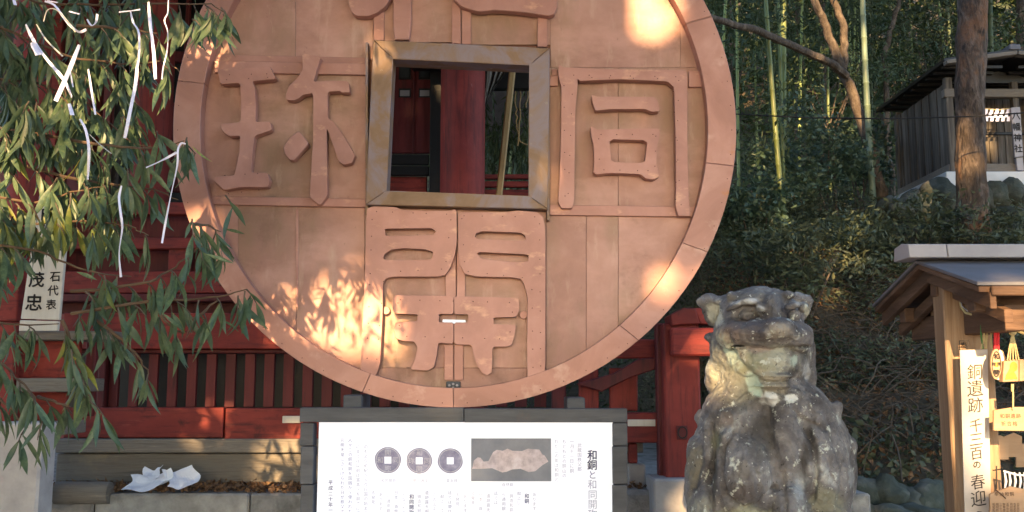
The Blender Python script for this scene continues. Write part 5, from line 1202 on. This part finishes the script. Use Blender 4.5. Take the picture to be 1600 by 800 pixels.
for bi, (pl_, Y, dens) in enumerate(branches):
    P_ = [W(x, y, Y + .04 * sin(i * 1.7 + bi)) for i, (x, y) in enumerate(pl_)]
    if pl_[0][0] < 0:
        P_ = [Vector((-2.6, 3.35, P_[0].z + .35))] + P_
    PJ = jag(P_, 4, .008); k = len(PJ); mb = MB(); mb.tube(PJ, [.0065 * (1 - .75 * i / k) for i in range(k)], 6); mb.build('branch', M['twig'], LT, smooth=True)
    for (x0, y0), (x1, y1) in zip(pl_[:-1], pl_[1:]):
        l = math.hypot(x1 - x0, y1 - y0); n_ = max(1, int(l / 19 * dens)); ln = math.atan2(x1 - x0, 70) * .6
        for j in range(n_):
            t = (j + rl.random()) / n_; x = x0 + (x1 - x0) * t; y = y0 + (y1 - y0) * t
            if x < -30 or (16 < x < 112 and 388 < y < 486): continue
            cluster(x, y + 2, Y + rl.uniform(-.08, .08), rl.randrange(3, 6), .9, 52, ln, .22 if (290 < y < 350 and x < 170) or (500 < y < 620 and 90 < x < 150) else .015)  # more yellow leaves where the sunlit band is coloured in
holes = [(165, 152, 26, 22), (48, 290, 30, 40), (92, 248, 20, 26), (45, 146, 16, 20), (78, 62, 16, 22), (205, 340, 40, 14), (200, 400, 44, 14), (66, 440, 56, 66), (235, 160, 30, 26), (118, 452, 14, 30), (110, 15, 12, 8)]
xb = lambda y: float(np.interp(y, [0, 60, 120, 200, 250, 300, 350, 400, 440, 460], [225, 245, 235, 215, 215, 205, 185, 150, 110, 60]))
cnt_ = 0
while cnt_ < 125:
    x, y = rl.uniform(-25, 240), rl.uniform(-45, 435)
    if x > xb(max(0, y)) or any(((x - a) / c) ** 2 + ((y + 22 - b) / d) ** 2 < 1.25 for a, b, c, d in holes): continue
    cluster(x, y, rl.uniform(3.2, 3.6), rl.randrange(4, 7), 1.0, 52, .1, .015 if not (285 < y < 345) else .25); cnt_ += 1  # yellow leaves crowd the sunlit band here too
for (x, y, n_) in ((300, 30, 3), (322, 12, 4), (335, 18, 4), (345, 12, 4), (284, 222, 5), (292, 215, 4), (300, 342, 5), (336, 358, 4), (352, 305, 1), (385, 452, 5), (372, 462, 4), (326, 388, 6), (345, 392, 4), (245, 205, 3)):
    cluster(x, y, 3.2, n_, 1.25, 50, .3)
for (x, y, a, L_) in ((322, 397, 1.25, 46), (350, 358, 1.35, 34), (300, 228, .9, 42), (120, 425, 1.2, 34), (255, 490, .9, 40), (345, 500, 1.0, 34)):
    one_leaf(W(x, y, 3.15), -a, .1, L_ / pxm(3.15), rl.random() < .3, 3)
leafs.sort(key=lambda l: -l[3])
inv = Matrix.Translation(-LT.location)
vis = [l for l in leafs if l[0].translation.x > -1.9]; rest = [l for l in leafs if l[0].translation.x <= -1.9]
for m, p, yel, _ in vis[:290]:
    o = link_mesh('leaf', pm_[p * 2 + int(yel)], LT); o.matrix_basis = inv @ m
for mt, yy in (('leaf', False), ('leaf_y', True)):
    Vs = []; Fs = []; off = 0
    for m, p, yel, _ in vis[290:] + rest:
        if yel != yy: continue
        v = np.c_[np.array(protos[p][0]), np.ones(21)] @ np.array(inv @ m).T; Vs.append(v[:, :3]); Fs.append(np.array(protos[p][1]) + off); off += 21
    o = mesh_np('foliage', np.concatenate(Vs), np.concatenate(Fs), M[mt], LT); o['kind'] = 'stuff'
    for p in o.data.polygons: p.use_smooth = True
o = twigs.build('twigs', M['bark_thin'], LT); o['kind'] = 'stuff'
# added unseen branch of the same tree, leaves set along sun rays for dapples
r_s = np.random.RandomState(31); cs_ = []
for bi in range(5):
    a0_ = Vector((-2.7, 3.3, 3.5)); b0_ = Vector((-1.35 + .12 * bi, 1.7 + .18 * bi, 3.55 - .13 * bi)); P_ = jag([a0_, a0_.lerp(b0_, .5) + Vector((0, 0, .12)), b0_], 6, .02)
    mb = MB(); mb.tube(P_, [.016 - .001 * i for i in range(13)], 6); mb.build('branch', M['twig'], LT, smooth=True)
cc = [W(x, y, YC) for x, y in ((455, 500), (530, 490), (590, 510), (500, 470), (560, 530), (470, 530), (420, 500), (620, 480), (500, 440), (570, 450), (640, 540))]
Q_ = np.array([tuple(c - SDIR * r_s.uniform(3.0, 4.3)) for c in cc for _ in range(44)]) + r_s.normal(0, .10, (44 * len(cc), 3)); Q_ = Q_[r_s.permutation(len(Q_))[:230]]
V_, F_ = leaves_np(Q_, .11, .013, r_s, 1.1); o = mesh_np('near_foliage', V_, F_, M['leaf'], LT, -LT.location); o['kind'] = 'stuff'
# crown above the picture
leafball((-2.6, 3.3, 4.6), (1.2, 1.2, .8), 2600, .13, .022, 'leaf', LT, 'upper_crown', 1.0); LT.children[-1]['kind'] = 'stuff'

# white and grey ribbons tied in the tree
def ribbon(pl_, wpx, label, mat='ribbon', Y=None, tw=.3):
    Y = Y or rl.choice([3.08, 3.10, 3.14]); wpx *= 1.05; ph = rl.uniform(-.6, .6)
    mb = MB(); P_ = [W(x, y, Y) for i, (x, y) in enumerate(pl_)]; k = len(P_); vs = []
    fine = []
    for i in range(k - 1):
        for j in range(4):
            t = j / 4; p0 = P_[max(i - 1, 0)]; p3 = P_[min(i + 2, k - 1)]
            fine.append(.5 * ((2 * P_[i]) + (P_[i + 1] - p0) * t + (2 * p0 - 5 * P_[i] + 4 * P_[i + 1] - p3) * t * t + (3 * P_[i] - p0 - 3 * P_[i + 1] + p3) * t ** 3))
    fine.append(P_[-1]); k = len(fine); h = wpx / 2 / pxm(Y)
    for i, p in enumerate(fine):
        d = (fine[min(i + 1, k - 1)] - fine[max(i - 1, 0)]).normalized(); s_ = d.cross(Vector((0, 1, 0))).normalized(); a = .95 * sin(i * .32 + ph)
        s_ = s_ * cos(a) + Vector((0, 1, 0)) * sin(a); nn = d.cross(s_) * .0008; hh = h * (.6 + .4 * min(1, i / 3))
        for q in (s_ * hh + nn, s_ * -hh + nn, s_ * -hh - nn, s_ * hh - nn): vs.append(p + q)
    fs = [(0, 1, 2, 3), ((k - 1) * 4 + 3, (k - 1) * 4 + 2, (k - 1) * 4 + 1, (k - 1) * 4)]
    for i in range(k - 1):
        for j in range(4): a = i * 4 + j; b = i * 4 + (j + 1) % 4; fs.append((a, b, b + 4, a + 4))
    mb.add(vs, fs); mb.build('ribbon', M[mat], None, smooth=True, label=label, cat='ribbon', group='ribbons tied in the leafy tree')
ribbon([(40, 38), (54, 66), (75, 95), (100, 125), (112, 152)], 5, 'long white ribbon slanting down right across the upper left leaves')
ribbon([(50, 66), (55, 76), (60, 86)], 9, 'short wide white tag on the slanting ribbon at upper left')
ribbon([(124, 70), (108, 110), (87, 158)], 6.5, 'straight white ribbon slanting down left, crossing the long one')
ribbon([(57, 38), (72, 62), (98, 88)], 2.5, 'thin grey ribbon between the leaves at upper left', 'ribbon_grey')
ribbon([(138, 108), (143, 142), (149, 179)], 3.2, 'thin white ribbon hanging over the red patch')
ribbon([(125, 186), (134, 204), (139, 235), (137, 281)], 4.2, 'pinkish white ribbon with curved top left of centre of the tree')
ribbon([(140, 210), (155, 225), (174, 240)], 1.6, 'thin grey thread running right from the curved ribbon', 'ribbon_grey')
ribbon([(70, 2), (85, 8), (100, 28), (112, 42), (124, 50), (135, 46)], 4, 'white ribbon looping below the top edge')
ribbon([(68, 34), (75, 15), (92, 18), (118, 50)], 1.8, 'thin grey loop beside the looping white ribbon', 'ribbon_grey')
ribbon([(74, 1), (90, 4)], 3, 'short white ribbon end at the top edge')
ribbon([(108, 18), (124, 22)], 3.5, 'short horizontal white ribbon below the top edge')
ribbon([(136, 30), (143, 40), (150, 34), (152, 22)], 3.5, 'small white ribbon knot right of the loop')
ribbon([(186, 19), (204, 17), (219, 15)], 3.5, 'short white ribbon tied across the top of the long one')
ribbon([(204, 18), (208, 35), (217, 52), (217, 90), (214, 112)], 3.2, 'narrow white ribbon hanging under the crosspiece')
ribbon([(215, 94), (212, 130), (204, 170), (195, 216)], 5, 'longest straight white ribbon hanging beside the dark doors')
ribbon([(232, 3), (235, 40), (240, 80), (243, 124)], 5, 'broad white ribbon hanging second from the coin at the top')
ribbon([(263, 0), (262, 20), (257, 32), (262, 50), (261, 80), (255, 105), (253, 124)], 1.9, 'thin white curling ribbon nearest the top of the coin')
ribbon([(228, 262), (246, 254), (262, 246), (276, 238)], 3.5, 'white ribbon running up to the coin edge from the left')
ribbon([(290, 225), (283, 224), (278, 234), (277, 258), (268, 300), (260, 340), (253, 380)], 3, 'thin white ribbon hanging in front of the left rim of the coin')
ribbon([(190, 290), (186, 308), (188, 330), (191, 356), (186, 395), (189, 433)], 3.6, 'white ribbon hanging in front of the red beams')
ribbon([(20, -5), (24, 8)], 5, 'white ribbon end at the top left corner')
ribbon([(108, 162), (113, 180)], 7, 'small white square tag hanging in the leaves')
ribbon([(110, 112), (114, 136)], 2, 'tiny white ribbon end behind the crossing ribbons')

# ------------------------------------------------------------------ unseen trees added behind the photographer, crowns shaped to shade the place
u_ = SDIR.cross(Vector((0, 0, 1))).normalized(); v_ = u_.cross(SDIR).normalized()
def uv(p): return (p.dot(u_), p.dot(v_))
spots = []            # openings cut in the foliage to land sun patches: (u, v, radius across, radius up)
def spot(px, py, Y, rx, ry=None):
    a = uv(W(px, py, Y)); spots.append((a[0], a[1], rx / pxm(Y), (ry or rx) / pxm(Y)))
spot(1006, 12, YC, 46, 36); spot(1014, 446, YC, 20, 12); spot(960, 178, YC, 18, 8); spot(872, 285, YC, 4, 26)
spot(450, 505, YC, 34, 44); spot(530, 490, YC, 66, 44); spot(596, 515, YC, 34, 34); spot(600, 100, YC, 8, 10); spot(430, 275, YC, 0, 0)
spot(320, 660, 6.45, 34, 30); spot(435, 738, 6.45, 36, 26); spot(1106, 538, 6.0, 14, 16); spot(1078, 794, 5.95, 12, 10)
spot(1528, 600, 3.95, 10, 120); spot(1570, 590, 3.85, 10, 34); spot(1550, 466, 3.9, 8, 8); spot(1580, 705, 3.9, 10, 20)
spot(1498, 240, DT, 8, 60); spot(1296, 60, DF, 14, 34); spot(1338, 165, DF, 12, 34); spot(1204, 200, 11.6, 8, 100); spot(1228, 385, 11.6, 20, 22)
spot(1320, 425, 9.5, 20, 14); spot(1300, 385, 11, 40, 14); spot(1355, 285, 16, 24, 26); spot(1285, 285, 16, 18, 20); spot(1165, 90, 15, 20, 20); spot(1280, 20, 18, 30, 40)
spot(60, 320, 3.3, 90, 26); spot(20, 240, 3.3, 20, 30); spot(800, 200, 9.9, 24, 60); spot(1250, 230, 14, 10, 30); spot(1545, 215, 12.3, 10, 24); spot(340, 95, YC, 14, 12); spot(318, 350, YC, 22, 18)
A_ = uv(Vector((-4.6, 6, 0))); B_ = uv(Vector((9.5, 14, 0)))
ulo, uhi = sorted((uv(Vector((-7.5, 6, 1)))[0], uv(Vector((17, 26, 1)))[0])); vlo = uv(Vector((0, 3.0, .2)))[1]; vhi = uv(Vector((0, 26, 15.5)))[1]
nC = 76000; rs = np.random.RandomState(2)
LD = 19.0
U = rs.uniform(ulo, uhi, nC); Vv = rs.uniform(vlo, vhi, nC); Dp = rs.uniform(-2.2, 2.2, nC) 
hs_ = .17
keep = np.ones(nC, bool)
for (a, b, ru, rv) in spots:
    if ru > 0: keep &= (((U - a) / (ru + hs_ * .6)) ** 2 + ((Vv - b) / (rv + hs_ * .6)) ** 2) > 1
cz = uv(Vector((0, YC, 5.3)))[1]; cu0 = uv(Vector((-4.2, YC, 2)))[0]; cu1 = uv(Vector((4.4, YC, 2)))[0]
lo_, hi_ = min(cu0, cu1), max(cu0, cu1)
nzv = np.array([noise.fractal(Vector((a * .55, b * .55, 3.3)), 1, 2, 4) for a, b in zip(U, Vv)])
keep &= (nzv < .52) | ((U > lo_) & (U < hi_) & (Vv < cz))
U, Vv, Dp = U[keep], Vv[keep], Dp[keep]
s0 = uv(Vector((0, 0, 0))); sd = np.array(SDIR); un = np.array(u_); vn = np.array(v_)
P = U[:, None] * un + Vv[:, None] * vn + sd * (-(LD) + Dp[:, None] + float(Vector((0, YC, 2)).dot(SDIR)))
ntree = 4; span = (P[:, 0].max() - P[:, 0].min()) / ntree; x0 = P[:, 0].min()
lab = ['leafy shade tree farthest left behind the photographer', 'leafy shade tree left of centre behind the photographer', 'leafy shade tree right of centre behind the photographer', 'leafy shade tree farthest right behind the photographer']
for i in range(ntree):
    m = (P[:, 0] >= x0 + i * span) & (P[:, 0] <= x0 + (i + 1) * span); Q = P[m]; c = Q.mean(0)
    t = thing('shade_tree', lab[i], 'tree', (float(c[0]), float(c[1]), 0), 'shade trees behind the photographer')
    n = len(Q); r = rs.normal(0, 1, (n, 3)); r /= np.linalg.norm(r, axis=1)[:, None]; r = r * .5 + sd * rs.choice([-1, 1], n)[:, None]; r /= np.linalg.norm(r, axis=1)[:, None]
    a = np.cross(r, rs.normal(0, 1, (n, 3))); a /= np.linalg.norm(a, axis=1)[:, None]; b = np.cross(r, a); h = hs_ * rs.uniform(.8, 1.2, n)[:, None]
    V_ = np.stack([Q - a * h, Q - b * h * .8, Q + a * h, Q + b * h * .8], 1).reshape(-1, 3) - np.array(t.location); F_ = np.arange(n * 4).reshape(-1, 4)
    o = mesh_np('crown', V_, F_, M['leaf_dense'], t)
    mb = MB(); top_ = Vector((float(c[0]), float(c[1]), float(Q[:, 2].max()) * .8)); b0 = Vector((float(c[0]), float(c[1]), 0))
    mb.tube(jag([b0, b0.lerp(top_, .5), top_], 6, .05), [.3 - .018 * j for j in range(13)], 12); mb.build('trunk', M['bark'], t, smooth=True)  # trunk of an added unseen tree
# unseen broad tree, added close by on the left to dim that side
lt2 = thing('shade_tree', 'broad shade tree standing left of the photographer', 'tree', (-5.8, -.8, 0), 'shade trees behind the photographer')
leafball((-5.6, -.6, 5.0), (2.6, 2.6, 4.4), 16000, .26, .07, 'leaf_dense', lt2, 'crown', .3, 40)
mb = MB(); mb.tube(jag([Vector((-5.8, -.8, 0)), Vector((-5.7, -.7, 3)), Vector((-5.6, -.6, 6))], 6, .04), [.28 - .015 * j for j in range(13)], 12); mb.build('trunk', M['bark'], lt2, smooth=True)  # trunk of the added unseen tree
print('shade leaves', len(P), 'tree leaves', len(leafs), 'P z', P[:, 2].min(), P[:, 2].max())
